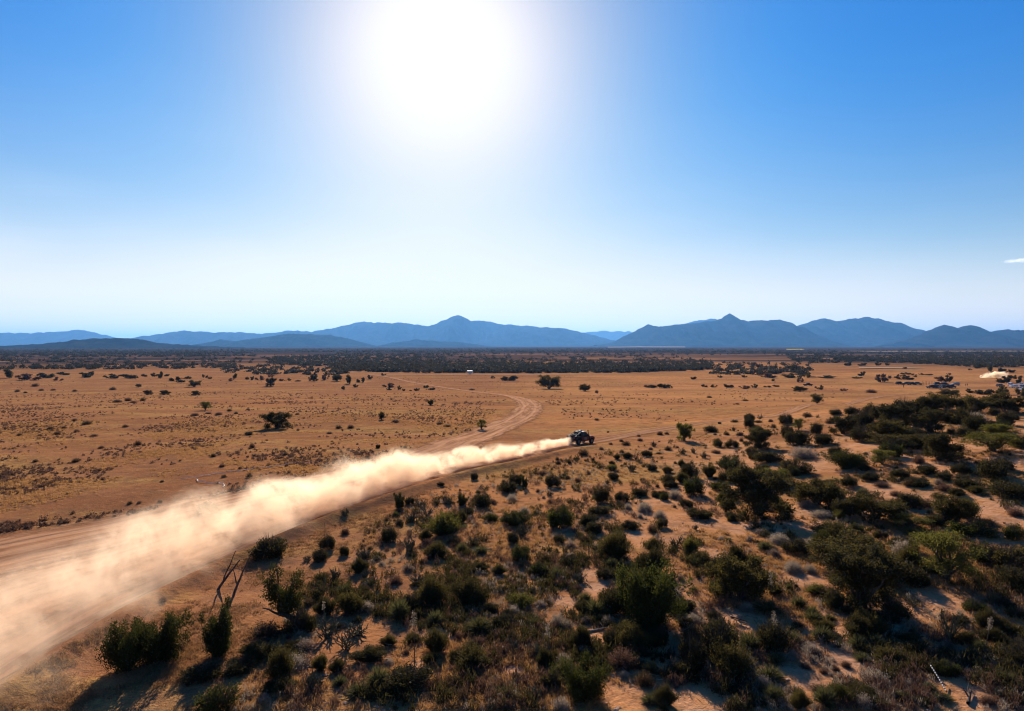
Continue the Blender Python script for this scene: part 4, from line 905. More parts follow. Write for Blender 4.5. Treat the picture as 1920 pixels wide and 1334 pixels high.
def loft(sections, cham=0.12):
    """closed hull from cross sections (x, half_width_bottom, half_width_top, z0, z1)"""
    V = []; n = 8
    for x, wb, wt, z0, z1 in sections:
        c = min(cham, (z1 - z0) * .35, wt * .5)
        V += [(x, -wb + c, z0), (x, wb - c, z0), (x, wb, z0 + c), (x, wt, z1 - c), (x, wt - c, z1), (x, -wt + c, z1), (x, -wt, z1 - c), (x, -wb, z0 + c)]
    m = len(sections); q = [(i * n + k, i * n + (k + 1) % n, (i + 1) * n + (k + 1) % n, (i + 1) * n + k) for i in range(m - 1) for k in range(n)]
    return np.array(V, float), [np.array(q)[:, ::-1], np.arange(n)[None, :], (np.arange(n) + (m - 1) * n)[None, ::-1]]
def part(name, VF, m, parent, smooth=False):
    V, F_ = VF; return obj_np(name, V, F_, [m], parent, smooth=smooth)
def boxg(lo, hi):
    V = np.array([(x, y, z) for x in (lo[0], hi[0]) for y in (lo[1], hi[1]) for z in (lo[2], hi[2])], float)
    return V, np.array([(0, 1, 3, 2), (4, 6, 7, 5), (0, 4, 5, 1), (2, 3, 7, 6), (0, 2, 6, 4), (1, 5, 7, 3)])
def quadg(P, t=0.02):
    """a thin slab from a quad"""
    P = np.array(P, float); n = unit(np.cross(P[1] - P[0], P[3] - P[0])[None])[0] * t
    V = np.vstack([P, P + n]); return V, np.array([(3, 2, 1, 0), (4, 5, 6, 7), (0, 1, 5, 4), (1, 2, 6, 5), (2, 3, 7, 6), (3, 0, 4, 7)])
def ring(cx, cy, cz, prof, n=24):
    """revolve profile [(r, y)] around the y axis"""
    a = np.arange(n) * 2 * math.pi / n; m = len(prof)
    V = np.array([(cx + r_ * math.cos(t), cy + y_, cz + r_ * math.sin(t)) for r_, y_ in prof for t in a])
    q = np.array([(i * n + k, i * n + (k + 1) % n, (i + 1) * n + (k + 1) % n, (i + 1) * n + k) for i in range(m - 1) for k in range(n)])
    return V, [q]
def wheel(parent, x, y, rad, wd, name='wheel'):
    s = 1 if y > 0 else -1
    hub = link(bpy.data.objects.new(name, None), parent); hub.location = (x, y, rad); hub.empty_display_size = .1
    w = wd / 2; b = .05
    tv, tf = ring(0, 0, 0, [(rad * .56, -w), (rad * .8, -w), (rad - b * .3, -w + b), (rad, -w + 2 * b), (rad, 0), (rad, w - 2 * b), (rad - b * .3, w - b), (rad * .8, w), (rad * .56, w), (rad * .56, -w)])
    part('tyre', (tv, tf), MP['tyre'], hub, True)
    V, F_ = ring(0, 0, 0, [(0.001, s * w * .55), (rad * .2, s * w * .6), (rad * .24, s * w * .35), (rad * .46, s * w * .4), (rad * .555, s * w * .85), (rad * .555, -s * w * .8)], 16)
    part('rim', (V, F_), MP['rim'], hub, True)
    return hub
def racing_truck():
    root = link(bpy.data.objects.new('racing_truck', None))
    # lower tub: tail, bed, doors, bonnet
    part('body', loft([(-2.35, .80, .82, .75, 1.12), (-2.15, .90, .93, .62, 1.25), (-1.0, .93, .95, .55, 1.27), (-.95, .93, .95, .50, 1.22), (.75, .94, .95, .50, 1.20), (.95, .94, .93, .52, 1.18), (1.9, .92, .88, .55, 1.08), (2.25, .84, .78, .60, .98), (2.38, .70, .66, .66, .88)]), MP['black'], root)
    part('cab', loft([(-.95, .88, .80, 1.19, 1.40), (-.75, .88, .74, 1.19, 1.80), (.25, .88, .72, 1.19, 1.83), (.45, .88, .70, 1.18, 1.72), (1.05, .86, .80, 1.15, 1.22)], .07), MP['black'], root)
    part('roof', loft([(-.50, .70, .66, 1.80, 1.86), (.0, .71, .66, 1.82, 1.88), (.32, .68, .62, 1.80, 1.85)], .04), MP['white'], root)  # white paint stands in for the bright highlight on the cab roof
    part('roof_scoop', loft([(-.62, .24, .20, 1.87, 1.98), (-.1, .26, .22, 1.88, 2.04), (.02, .24, .20, 1.88, 2.0)], .04), MP['black'], root)
    for s in (-1, 1):
        part('side_window', quadg([(-.62, s * .868, 1.27), (.10, s * .868, 1.27), (.06, s * .775, 1.70), (-.60, s * .785, 1.70)][::s]), MP['glass'], root)
        part('quarter_window', quadg([(.18, s * .868, 1.27), (.72, s * .862, 1.26), (.40, s * .79, 1.62), (.16, s * .785, 1.68)][::s]), MP['glass'], root)
        d = part('door', quadg([(-.72, s * .951, .58), (.72, s * .953, .58), (.78, s * .953, 1.14), (-.72, s * .951, 1.18)][::s], .03), MP['red'], root)
        part('door_panel', quadg([(-.30, s * .985, .70), (.32, s * .985, .70), (.32, s * .985, 1.06), (-.30, s * .985, 1.06)][::s], .008), MP['tan'], d)
        part('front_wing', loft([(1.0, .06, .05, .62, 1.17), (1.35, .11, .08, .88, 1.20), (1.75, .11, .08, .86, 1.17), (2.15, .06, .05, .62, 1.02)], .03)[0:1][0:1] and (loft([(1.0, .06, .05, .62, 1.17), (1.35, .11, .08, .95, 1.20), (1.75, .11, .08, .93, 1.17), (2.15, .06, .05, .66, 1.02)], .03)[0] + np.array([0, s * .93, 0]), loft([(1.0, .06, .05, .62, 1.17), (1.35, .11, .08, .95, 1.20), (1.75, .11, .08, .93, 1.17), (2.15, .06, .05, .66, 1.02)], .03)[1]), MP['red'], root)
        V, F_ = loft([(-2.2, .05, .04, .8, 1.26), (-1.8, .10, .08, 1.0, 1.30), (-1.15, .10, .08, 1.0, 1.30), (-.85, .05, .04, .66, 1.24)], .03); part('rear_wing', (V + np.array([0, s * .94, 0]), F_), MP['black'], root)
        part('side_mirror', loft([(.62, .10, .09, 1.22, 1.42), (.72, .10, .09, 1.20, 1.42)], .02)[0:1] and (loft([(.62, .10, .09, 1.22, 1.44), (.72, .10, .09, 1.20, 1.44)], .02)[0] + np.array([0, s * 1.04, 0]), loft([(.62, .10, .09, 1.22, 1.44), (.72, .10, .09, 1.20, 1.44)], .02)[1]), MP['plastic'], root)
        part('tail_lamp', boxg((-2.40, s * .72 - .10, .95), (-2.34, s * .72 + .10, 1.10)), MP['tail'], root)
        part('headlight', loft([(2.26, .16, .14, .76, .92), (2.40, .12, .10, .78, .90)], .03)[0:1] and (loft([(2.26, .16, .14, .76, .92), (2.40, .12, .10, .78, .90)], .03)[0] + np.array([0, s * .58, 0]), loft([(2.26, .16, .14, .76, .92), (2.40, .12, .10, .78, .90)], .03)[1]), MP['lamp'], root)
        g = Geo(); g.add(tube([(-2.2, s * .74, 1.22), (-1.5, s * .72, 1.52), (-.95, s * .70, 1.76), (-.6, s * .70, 1.86)], .035, 6)); g.add(tube([(-1.45, s * .72, 1.2), (-.9, s * .70, 1.74)], .03, 6))
        link(bpy.data.objects.new('roll_bar', g.mesh('roll_bar', [MP['steel']], True)), root)
        part('mud_flap', boxg((-1.98, s * .84 - .17, .22), (-1.95, s * .84 + .17, .72)), MP['plastic'], root)
    part('windscreen', quadg([(.50, -.66, 1.70), (.50, .66, 1.70), (1.06, .76, 1.25), (1.06, -.76, 1.25)][::-1]), MP['glass'], root)
    part('rear_window', quadg([(-.97, -.66, 1.42), (-.97, .66, 1.42), (-.79, .62, 1.76), (-.79, -.62, 1.76)][::-1]), MP['glass'], root)
    part('front_bumper', loft([(2.30, .80, .76, .42, .68), (2.46, .66, .62, .46, .64)], .06), MP['plastic'], root)
    part('rear_bumper', loft([(-2.48, .70, .70, .55, .74), (-2.33, .80, .80, .52, .76)], .05), MP['steel'], root)
    g = Geo(); g.add(tube([(-.95, -.72, 1.76), (-.95, .72, 1.76)], .035, 6)); g.add(tube([(-1.5, -.72, 1.52), (-1.5, .72, 1.52)], .03, 6)); link(bpy.data.objects.new('cross_bar', g.mesh('cross_bar', [MP['steel']], True)), root)
    for k, (x, z) in enumerate(((-1.42, 1.33), (-1.95, 1.30))):
        V, F_ = ring(0, 0, 0, [(.2, -.13), (.40, -.13), (.45, -.07), (.45, .07), (.40, .13), (.2, .13), (.001, .04)]); th = -.35
        V2 = np.column_stack([V[:, 0] * math.cos(th) - V[:, 1] * math.sin(th) * 0 , V[:, 2], V[:, 1]]) @ np.array([[math.cos(.25), 0, math.sin(.25)], [0, 1, 0], [-math.sin(.25), 0, math.cos(.25)]])
        part('spare_wheel', (V2 + np.array([x, 0, z]), F_), MP['tyre'], root, True)
    g = Geo(); g.add(tube([(.9, -.86, 1.1), (.78, -.86, 1.5), (.66, -.84, 1.92)], .05, 7)); V, q = tube([(.66, -.84, 1.90), (.66, -.84, 2.06)], .085, 8); g.add((V, q)); link(bpy.data.objects.new('snorkel', g.mesh('snorkel', [MP['plastic']], True)), root)
    g = Geo(); g.add(tube([(-.5, .55, 1.85), (-.56, .56, 2.5)], .008, 5)); link(bpy.data.objects.new('antenna', g.mesh('antenna', [MP['plastic']])), root)
    g = Geo(); g.add(tube([(-2.2, -.45, .5), (-2.5, -.5, .5)], .05, 8)); link(bpy.data.objects.new('exhaust', g.mesh('exhaust', [MP['steel']], True)), root)
    for x in (1.52, -1.48):
        for y in (-.84, .84): wheel(root, x, y, .47, .32)
    return root
truck = racing_truck()
pA, pB = at(1072, 835), at(1112, 829)
tb = at(1089, 833); tdir = (A_W[0] - A_W[0]) ; i_ = np.argmin(np.hypot(A_W[:, 0] - tb[0], A_W[:, 1] - tb[1]))
tv_ = A_W[max(i_ - 14, 0)] - A_W[min(i_ + 14, len(A_W) - 1)]
tang = math.atan2(tv_[1], tv_[0])
truck.location = (tb[0], tb[1], float(h(tb[0], tb[1])) + .03)
zf = float(h(tb[0] + 1.5 * math.cos(tang), tb[1] + 1.5 * math.sin(tang))); zr = float(h(tb[0] - 1.5 * math.cos(tang), tb[1] - 1.5 * math.sin(tang)))
truck.rotation_euler = (0, -math.atan2(zf - zr, 3.0), tang - R(8)); truck.scale = (.90, .90, .96)
tag(truck, 'black rally truck with painted roof highlight and orange-red doors racing ahead of the dust plume', 'truck')

def pickup(name, pt):
    root = link(bpy.data.objects.new(name, None))
    part('body', loft([(-2.6, .86, .88, .55, 1.02), (-2.5, .92, .94, .45, 1.08), (-.6, .93, .95, .40, 1.08), (.9, .93, .95, .40, 1.08), (1.0, .93, .93, .42, 1.10), (2.2, .90, .86, .45, 1.02), (2.55, .80, .74, .48, .90)]), pt, root)
    part('cab', loft([(-.75, .88, .80, 1.06, 1.15), (-.6, .88, .72, 1.06, 1.72), (.4, .88, .70, 1.06, 1.75), (1.15, .86, .80, 1.06, 1.14)], .07), pt, root)
    for s in (-1, 1):
        part('side_window', quadg([(-.5, s * .868, 1.14), (.6, s * .864, 1.14), (.35, s * .765, 1.62), (-.48, s * .775, 1.62)][::s]), MP['glass'], root)
        part('headlight', boxg((2.50, s * .58 - .14, .70), (2.58, s * .58 + .14, .84)), MP['lamp'], root)
    part('windscreen', quadg([(.50, -.62, 1.68), (.50, .62, 1.68), (1.13, .74, 1.17), (1.13, -.74, 1.17)][::-1]), MP['glass'], root)
    part('rear_window', quadg([(-.77, -.62, 1.2), (-.77, .62, 1.2), (-.63, .58, 1.62), (-.63, -.58, 1.62)][::-1]), MP['glass'], root)
    for x in (1.6, -1.6):
        for y in (-.82, .82): wheel(root, x, y, .38, .25)
    return root
def suv(name, pt):
    root = link(bpy.data.objects.new(name, None))
    part('body', loft([(-2.3, .86, .88, .50, 1.05), (-2.2, .92, .94, .40, 1.10), (.9, .93, .95, .38, 1.10), (1.0, .93, .93, .40, 1.10), (2.0, .90, .86, .42, 1.0), (2.3, .80, .74, .46, .88)]), pt, root)
    part('cabin', loft([(-2.22, .88, .78, 1.08, 1.2), (-2.0, .88, .74, 1.08, 1.74), (.2, .88, .72, 1.08, 1.78), (1.05, .86, .80, 1.08, 1.16)], .07), pt, root)
    for s in (-1, 1):
        part('side_window', quadg([(-1.8, s * .868, 1.17), (.5, s * .864, 1.17), (.2, s * .775, 1.64), (-1.75, s * .785, 1.64)][::s]), MP['glass'], root)
        part('headlight', boxg((2.24, s * .56 - .14, .68), (2.33, s * .56 + .14, .82)), MP['lamp'], root)
    part('windscreen', quadg([(.32, -.64, 1.70), (.32, .64, 1.70), (1.03, .74, 1.19), (1.03, -.74, 1.19)][::-1]), MP['glass'], root)
    part('rear_window', quadg([(-2.24, -.62, 1.24), (-2.24, .62, 1.24), (-2.05, .60, 1.64), (-2.05, -.60, 1.64)][::-1]), MP['glass'], root)
    for x in (1.45, -1.4):
        for y in (-.82, .82): wheel(root, x, y, .36, .24)
    return root
def copy_tree(o, parent=None, matmap=None):
    c = o.copy(); SC.collection.objects.link(c); c.parent = parent
    for ch in o.children: copy_tree(ch, c)
    return c
PROTO = {('P', 'black'): None, }
def vehicle(kind, col, px, py, rz, label, group):
    k = (kind, col)
    if PROTO.get(k) is None:
        PROTO[k] = o = (pickup('parked_pickup', MP[col]) if kind == 'P' else suv('parked_car', MP[col]))
    else: o = copy_tree(PROTO[k])
    p = at(px, py); o.location = (p[0], p[1], p[2] + .02); o.rotation_euler = (0, 0, R(rz)); o.scale = (1.02, 1.02, 1.08)
    tag(o, label, 'pickup' if kind == 'P' else 'car', group); return o
vehicle('P', 'black', 1515, 724, 4, 'lone black pickup standing on the open plain left of the parked cars', 'vehicles on the plain')
q_ = lambda X, Y: (1640 + X / 6.857, 680 + Y / 6.857)
VG = 'vehicles parked at the gathering'
for kind, col, X, Y, rz, lab in [
    ('S', 'black', 322, 284, 5, 'dark car at the left end of the row along the post line'), ('S', 'tan', 402, 286, 175, 'tan car second from the left in the row along the post line'),
    ('P', 'black', 480, 290, 8, 'dark pickup third from the left in the row along the post line'), ('S', 'tan', 556, 290, -6, 'tan car nearest the thin posts in the parked row'),
    ('P', 'navy', 728, 332, 3, 'navy pickup leading the front of the dense vehicle cluster'), ('S', 'navy', 800, 330, 20, 'navy car second in the front row of the dense vehicle cluster'), ('S', 'silver', 862, 332, 185, 'silver car among dark cars in the front of the cluster'),
    ('P', 'black', 935, 333, -4, 'black pickup toward the right of the front row of the cluster'), ('S', 'navy', 992, 328, 12, 'navy car closing the right end of the cluster front row'), ('S', 'navy', 815, 292, -8, 'navy car behind the cluster beside the last thin post'),
    ('S', 'black', 905, 296, 10, 'black car in the back row of the dense vehicle cluster'), ('S', 'silver', 1035, 296, 176, 'silver car parked alone at the right rear of the cluster'), ('S', 'tan', 1618, 314, 8, 'tan car left of the white cars near the right edge'),
    ('S', 'white', 1752, 300, 30, 'white car behind another white car near the right edge'), ('S', 'white', 1785, 326, 185, 'white car broadside in front near the right edge'), ('P', 'white', 1885, 300, 200, 'white pickup rearmost of the three at the right edge'),
    ('S', 'silver', 1895, 332, 190, 'silver car middle of the three at the right edge'), ('S', 'white', 1902, 366, 195, 'white car frontmost of the three at the right edge')]:
    vehicle(kind, col, *q_(X, Y), rz, lab, VG)
# white trailer before the wood
def trailer():
    root = link(bpy.data.objects.new('box_trailer', None))
    part('body', loft([(-2.6, 1.02, 1.02, .75, 2.75), (2.5, 1.02, 1.02, .75, 2.75), (2.9, .7, .7, .8, 2.5)], .14), MP['white'], root)
    part('door', boxg((-2.66, -.8, .85), (-2.6, .8, 2.6)), MP['silver'], root); part('side_stripe', boxg((-2.3, -1.035, 1.05), (2.3, -1.02, 1.45)), MP['steel'], root)
    for y in (-.95, .95): wheel(root, -.4, y, .36, .24); wheel(root, .45, y, .36, .24)
    g = Geo(); g.add(tube([(2.8, .5, .6), (4.0, 0, .55)], .05, 5)); g.add(tube([(2.8, -.5, .6), (4.0, 0, .55)], .05, 5)); link(bpy.data.objects.new('drawbar', g.mesh('drawbar', [MP['steel']])), root)
    p = at(881, 702.5); root.location = p; root.rotation_euler = (0, 0, R(3)); root.scale = (.9, 1, 1.15)
    tag(root, 'small white box trailer parked against the dark far woodland', 'trailer')
trailer()
# posts and people at the gathering
post_m = wood_mat('post_wood', (.06, .045, .035), (.12, .09, .07))
g = Geo(); g.add(tube([(0, 0, -.2), (.01, 0, 1.0), (0, .01, 2.0)], [.09, .085, .08], 8)); post_me = g.mesh('fence_post', [post_m])
PX = [612, 630, 648, 668, 688, 708, 728, 748, 768]
words_ = ['first', 'second', 'third', 'fourth', 'fifth', 'sixth', 'seventh', 'eighth', 'ninth']
for k, X in enumerate(PX):
    o = link(bpy.data.objects.new('wooden_post', post_me)); p = at(*q_(X, 284 + (k % 2) * 2)); o.location = p; o.rotation_euler = (R(rng.normal() * 2), R(rng.normal() * 2), rng.uniform(0, 6)); o.scale = (1, 1, 1 + .1 * rng.normal())
    tag(o, f'{words_[k]} thin wooden post counted from the left beside the parked cars', 'post', 'thin posts by the parked cars')
def person(px, py, rz, shirt, trousers, label):
    me = bpy.data.meshes.new('person_body'); J = [(0, 0, .95), (0, 0, 1.2), (0, 0, 1.42), (0, .01, 1.52), (0, .02, 1.64), (0, .03, 1.74), (.10, 0, .90), (.12, .03, .50), (.12, 0, .07), (.12, .12, .04), (-.10, 0, .90), (-.12, -.02, .50), (-.13, -.05, .07), (-.13, .07, .04),
        (.19, 0, 1.40), (.25, .0, 1.12), (.24, .10, .88), (.24, .14, .80), (-.19, 0, 1.40), (-.25, -.02, 1.12), (-.25, .06, .88), (-.25, .09, .80)]
    E = [(0, 1), (1, 2), (2, 3), (3, 4), (4, 5), (0, 6), (6, 7), (7, 8), (8, 9), (0, 10), (10, 11), (11, 12), (12, 13), (2, 14), (14, 15), (15, 16), (16, 17), (2, 18), (18, 19), (19, 20), (20, 21)]
    Rr = [.15, .14, .15, .06, .095, .08, .09, .065, .045, .04, .09, .065, .045, .04, .065, .045, .035, .03, .065, .045, .035, .03]
    me.from_pydata(J, E, []); o = link(bpy.data.objects.new('person', me))
    md = o.modifiers.new('skin', 'SKIN'); 
    for v, q in zip(me.skin_vertices[0].data, Rr): v.radius = (q, q * .85)
    me.skin_vertices[0].data[0].use_root = True
    s = o.modifiers.new('sub', 'SUBSURF'); s.levels = 1; s.render_levels = 1
    m, nt, out = mat('person_clothes'); tc = nt.nodes.new('ShaderNodeTexCoord'); sp = nt.nodes.new('ShaderNodeSeparateXYZ'); nt.links.new(tc.outputs['Object'], sp.inputs[0]); p_ = principled(nt)
    c = mixc(nt, math_n(nt, 'GREATER_THAN', sp.outputs[2], .93), trousers, shirt); c = mixc(nt, math_n(nt, 'GREATER_THAN', sp.outputs[2], 1.47), c, (.35, .2, .14)); c = mixc(nt, math_n(nt, 'GREATER_THAN', sp.outputs[2], 1.70), c, (.03, .02, .015))
    nt.links.new(c, p_.inputs['Base Color']); nt.links.new(p_.outputs[0], out.inputs['Surface']); me.materials.append(m)
    p = at(px, py); o.location = p; o.rotation_euler = (0, 0, R(rz)); tag(o, label, 'person', 'people standing by the parked vehicles')
person(*q_(1170, 307), 30, (.05, .05, .07), (.03, .03, .04), 'person in dark clothes, left of the pair right of the vehicles')
person(*q_(1190, 305), -60, (.09, .07, .06), (.03, .03, .04), 'person in brown top, right of the pair right of the vehicles')
person(*q_(373, 326), 120, (.06, .05, .05), (.03, .03, .04), 'lone person in dark clothes standing in front of the parked row')

# ------------------------------------------------------------------ white tape, dead wood, stalks
def ground_line(pts, w, step=.4):
    P = densify(np.array([at(*p)[:2] for p in pts]), step); P = P + rng.normal(size=P.shape) * .05; T = np.gradient(P, axis=0); T /= np.linalg.norm(T, axis=1)[:, None]; N = np.stack([T[:, 1], -T[:, 0]], 1)
    zz = h(P[:, 0], P[:, 1]) + .05 + .10 * np.abs(vnoise(np.arange(len(P)) / 5, 0 * P[:, 0] + 2))
    return tube(np.column_stack([P, zz]), w, 5)
tape_m = paint('white_tape', (.72, .68, .62), .5, dirt=.5)
for pts, lab in (([(338, 900), (375, 895), (400, 890), (420, 887), (465, 882), (480, 880), (510, 876), (555, 870), (583, 868), (600, 869)], 'long pale line of tape lying across the dry field'),
                 ([(368, 900.5), (374, 905), (390, 907), (405, 906), (418, 909), (421, 911), (415, 915)], 'short curled piece of white tape lying near the dust')):
    V, q = ground_line(pts, .035); tag(obj_np('marking_tape', V, q, [tape_m]), lab, 'tape', 'white tape on the field')
def sticks(name, chains, material, label, cat, rad=.05, group=None):
    r = np.random.default_rng(len(chains)); base = at(*chains[0][0]); kids = []; g = Geo()
    for ci, ch in enumerate(chains):
        b = base if ci == 0 else P[2]; e_px = ch[1]; dx, dy, dz = pix_dir(*e_px); t = b[1] / dy * (1 + (ch[2] if len(ch) > 2 else 0)); e = np.array([dx * t, dy * t, CAM_H + dz * t])
        P = path(b - np.array([0, 0, .1 if ci == 0 else 0]), e, r, .12, 8); VQ = tube(P, np.linspace(rad, rad * .35, 8) * (1 if ci == 0 else .6), 6)
        if ci == 0: g.add(VQ)
        else: kids.append(VQ)
    o = link(bpy.data.objects.new(name, g.mesh(name, [material], True)))
    for VQ in kids: part('branch', VQ, material, o, True)
    return tag(o, label, cat, group)
# dead sticks beside the plume (each leaning snag is one thing)
sticks('dead_snag', [((407, 1106), (450, 1050), .02), ((440, 1075), (442, 1033), 0)], ML['dead'], 'bare leaning dead snag at the left of the pair by the dust plume', 'dead tree', .09, 'dead snags')
sticks('dead_snag', [((436, 1120), (472, 1036), .02), ((445, 1100), (436, 1062), 0)], ML['dead'], 'bare leaning dead snag forking upward at the right of the pair', 'dead tree', .08, 'dead snags')
PLANTS.append(dict(kind='-', o=None, px=440, py=1100, w=60, h=70, x=0, y=0, r=0, label=None, mark='the dead snags'))
# leaning juniper: trunk rises from lower right and leans left, crown on top
def leaning():
    tr, cr = juniper_parts(77, height=2.9, width=2.5, n=6000, stems=6)
    b = at(572, 1172); c = at(525, 1158); m = b[1] / F
    root = link(bpy.data.objects.new('juniper_tree', None)); root.location = b
    g = Geo(); r = np.random.default_rng(5)
    L = (572 - 527) * m; up = .55
    P = path((.15, 0, -.1), (-L, .15, up), r, .15, 9); g.add(tube(P, np.linspace(.20, .12, 9), 8))
    g.add(tube(path((-L * .6, .1, up * .6), (-L - .9, -.1, up + .35), r, .2, 6), np.linspace(.09, .03, 6), 6)); g.add(tube(path((-L * .2, 0, .1), (-L * .1, -.1, .55), r, .2, 5), np.linspace(.08, .03, 5), 6))
    link(bpy.data.objects.new('trunk', g.mesh('leaning_trunk', [ML['wood']], True)), root)
    l = link(bpy.data.objects.new('limbs', tr), root); l.location = (-L, .15, up - .05); k = link(bpy.data.objects.new('crown', cr), root); k.location = (-L, .15, up - .05)
    px, py = to_pix(*b)
    PLANTS.append(dict(kind='J', o=root, px=535, py=1150, w=90, h=110, x=b[0], y=b[1], r=1.2, label='dark juniper leaning left on a bent trunk beside the dead snags', mark='the leaning juniper'))
leaning()
# tall dry flower stalks
def stalk(px, py, top_px, top_py, label, rad=.022, head=True, material='dead'):
    b = at(px, py); dx, dy, dz = pix_dir(top_px, top_py); t = b[1] / dy; e = np.array([dx * t, b[1], CAM_H + dz * t]); r = np.random.default_rng(int(px * 7 + py)); L = np.linalg.norm(e - b)
    root = link(bpy.data.objects.new('flower_stalk', None)); root.location = b
    g = Geo(); P = path((0, 0, -.05), e - b, r, .05, 8); g.add(tube(P, np.linspace(rad, rad * .5, 8), 6)); link(bpy.data.objects.new('stem', g.mesh('stalk_stem', [ML[material]], True)), root)
    if head:
        g = Geo(); t_ = r.uniform(.72, 1.0, 60); C = P[0] + (P[-1] - P[0]) * t_[:, None]; tip = C + unit(r.normal(size=(60, 3)) + np.array([0, 0, .6])) * L * .07; g.add(blades(C, tip, .012, r, .05)); g.add(leaf_quads(tip, .035, r, 0, 1.5))
        link(bpy.data.objects.new('seed_head', g.mesh('stalk_seed_head', [ML['pale']])), root)
    tag(root, label, 'flower stalk', 'tall dry flower stalks')
stalk(1032, 1240, 1026, 1175, 'tall dark dry stalk between two cholla clumps at centre')
stalk(777, 1250, 775, 1150, 'tall thin dry stalk beside a pale shrub left of the spiky sotol')
stalk(610, 1022, 609, 980, 'short dark dry stalk rising near the dust edge', .03, False)
stalk(1452, 1150, 1444, 1075, 'tall dry stalk with seed head beside the pale dome shrub')
stalk(1461, 1225, 1450, 1150, 'tall dry stalk rising out of a sotol right of bare sand')
stalk(1844, 1228, 1858, 1160, 'slender leaning dry stalk right of the tall ocotillo')
stalk(608, 1175, 607, 1130, 'slim dry stalk just right of the leaning juniper', .02)
stalk(948, 1265, 955, 1228, 'thin forked dry stalk below the big spiky sotol', .02, False)
stalk(1228, 1310, 1232, 1280, 'thin short dry stalk over a sotol at the bottom edge', .02, False)
def striped_stick():
    r = np.random.default_rng(3); b = at(1775, 1300); e0 = at(1746, 1262); dx, dy, dz = pix_dir(1744, 1246); t = (e0[1] - .2) / dy; e = np.array([dx * t, dy * t, CAM_H + dz * t])
    P = path(b + np.array([0, 0, .05]), e, r, .03, 24); g = Geo(); V, q = tube(P, .028, 6); g.add((V, q), 0)
    o = link(bpy.data.objects.new('striped_stalk', g.mesh('striped_stalk', [ML['dead'], ML['straw']], True)))
    mi = np.array([(i // 6) % 2 for i in range(len(q))]); o.data.materials.clear()  # dashes of sunlight and shade painted as alternating stripes along the stalk
    white = paint('sunlit_stripe', (.8, .74, .62), .5, dirt=.1); o.data.materials.append(ML['dead']); o.data.materials.append(white); o.data.polygons.foreach_set('material_index', (mi != 0).astype(np.int32))
    tag(o, 'pale dry stalk with painted sunlit and shaded bands leaning over sand at lower right', 'stalk')
    PLANTS.append(dict(kind='-', o=None, px=1765, py=1285, w=30, h=50, x=b[0], y=b[1], r=0.1, label=None, mark='the pale banded stalk'))
striped_stick()
def log_(a, b, rad, label, material='dead'):
    r = np.random.default_rng(int(a[0])); A, B = at(*a), at(*b); P = path(A + (0, 0, rad), B + (0, 0, rad * 1.5), r, .06, 9); g = Geo(); g.add(tube(P, np.linspace(rad, rad * .5, 9), 7))
    for k in (3, 5): g.add(tube(path(P[k], P[k] + np.array([r.normal() * .4, r.normal() * .4, .25]), r, .2, 4), np.linspace(rad * .5, rad * .2, 4), 5))
    tag(link(bpy.data.objects.new('fallen_branch', g.mesh('fallen_branch', [ML[material]], True))), label, 'branch', 'fallen branches')
log_((1102, 1186), (1150, 1178), .05, 'pale fallen branch on sand just below the round green sotol', 'straw')
log_((1418, 1192), (1434, 1170), .05, 'dark fallen branch on bare sand left of the pale dome shrub')
log_((1815, 1322), (1820, 1300), .07, 'charred fallen branch on sand right of the pale banded stalk')
log_((1220, 1262), (1262, 1264), .07, 'dark fallen log between reddish shrub and bottom sand')
log_((1070, 1078), (1110, 1104), .04, 'grey fallen branch left of the great green juniper')
log_((1370, 1158), (1400, 1168), .04, 'dark fallen branch at the edge of the great juniper shadow')

# ------------------------------------------------------------------ small things far away: pale strips, second dust, cloud
def patch(name, pts, material, label, cat, lift=.12):
    P = np.array([at(*p)[:2] for p in pts]); c = P.mean(0); n = len(P)
    Q = np.vstack([P, c]); z = h(Q[:, 0], Q[:, 1]) + lift + .0006 * np.hypot(Q[:, 0], Q[:, 1])
    F_ = np.array([(i, (i + 1) % n, n) for i in range(n)]); V = np.column_stack([Q, z])
    if np.cross(V[F_[0][1]] - V[F_[0][0]], V[F_[0][2]] - V[F_[0][0]])[2] < 0: F_ = F_[:, ::-1]
    tag(obj_np(name, V, np.ascontiguousarray(F_), [material]), label, cat, kind='structure')
m, nt, out = mat('pale_sand'); p_ = principled(nt); ge = nt.nodes.new('ShaderNodeNewGeometry'); nt.links.new(mixc(nt, noise(nt, ge.outputs['Position'], .02, 4), (.36, .25, .17), (.46, .34, .25)), p_.inputs['Base Color']); nt.links.new(p_.outputs[0], out.inputs['Surface']); PALE = m
m, nt, out = mat('yellow_field'); p_ = principled(nt); ge = nt.nodes.new('ShaderNodeNewGeometry'); nt.links.new(mixc(nt, noise(nt, ge.outputs['Position'], .02, 4), (.42, .31, .05), (.55, .42, .08)), p_.inputs['Base Color']); nt.links.new(p_.outputs[0], out.inputs['Surface']); YEL = m
patch('ground_patch', [(1140, 651.6), (1200, 651.0), (1285, 651.2), (1285, 652.4), (1200, 652.2), (1140, 652.6)], PALE, 'pale bare strip below the far mountains', 'ground')
patch('field', [(1474, 655.6), (1508, 655.5), (1508, 656.8), (1474, 656.8)], YEL, 'thin yellow field strip far across the plain', 'field')
patch('ground_patch', [(1610, 690.0), (1700, 690.6), (1745, 692), (1700, 692.2), (1610, 691.2)], PALE, 'pale bare strip behind the parked vehicles', 'ground')
patch('ground_patch', [(1570, 659.4), (1920, 659.2), (1920, 660.2), (1640, 660.4)], PALE, 'thin pale line through the far woodland', 'ground')

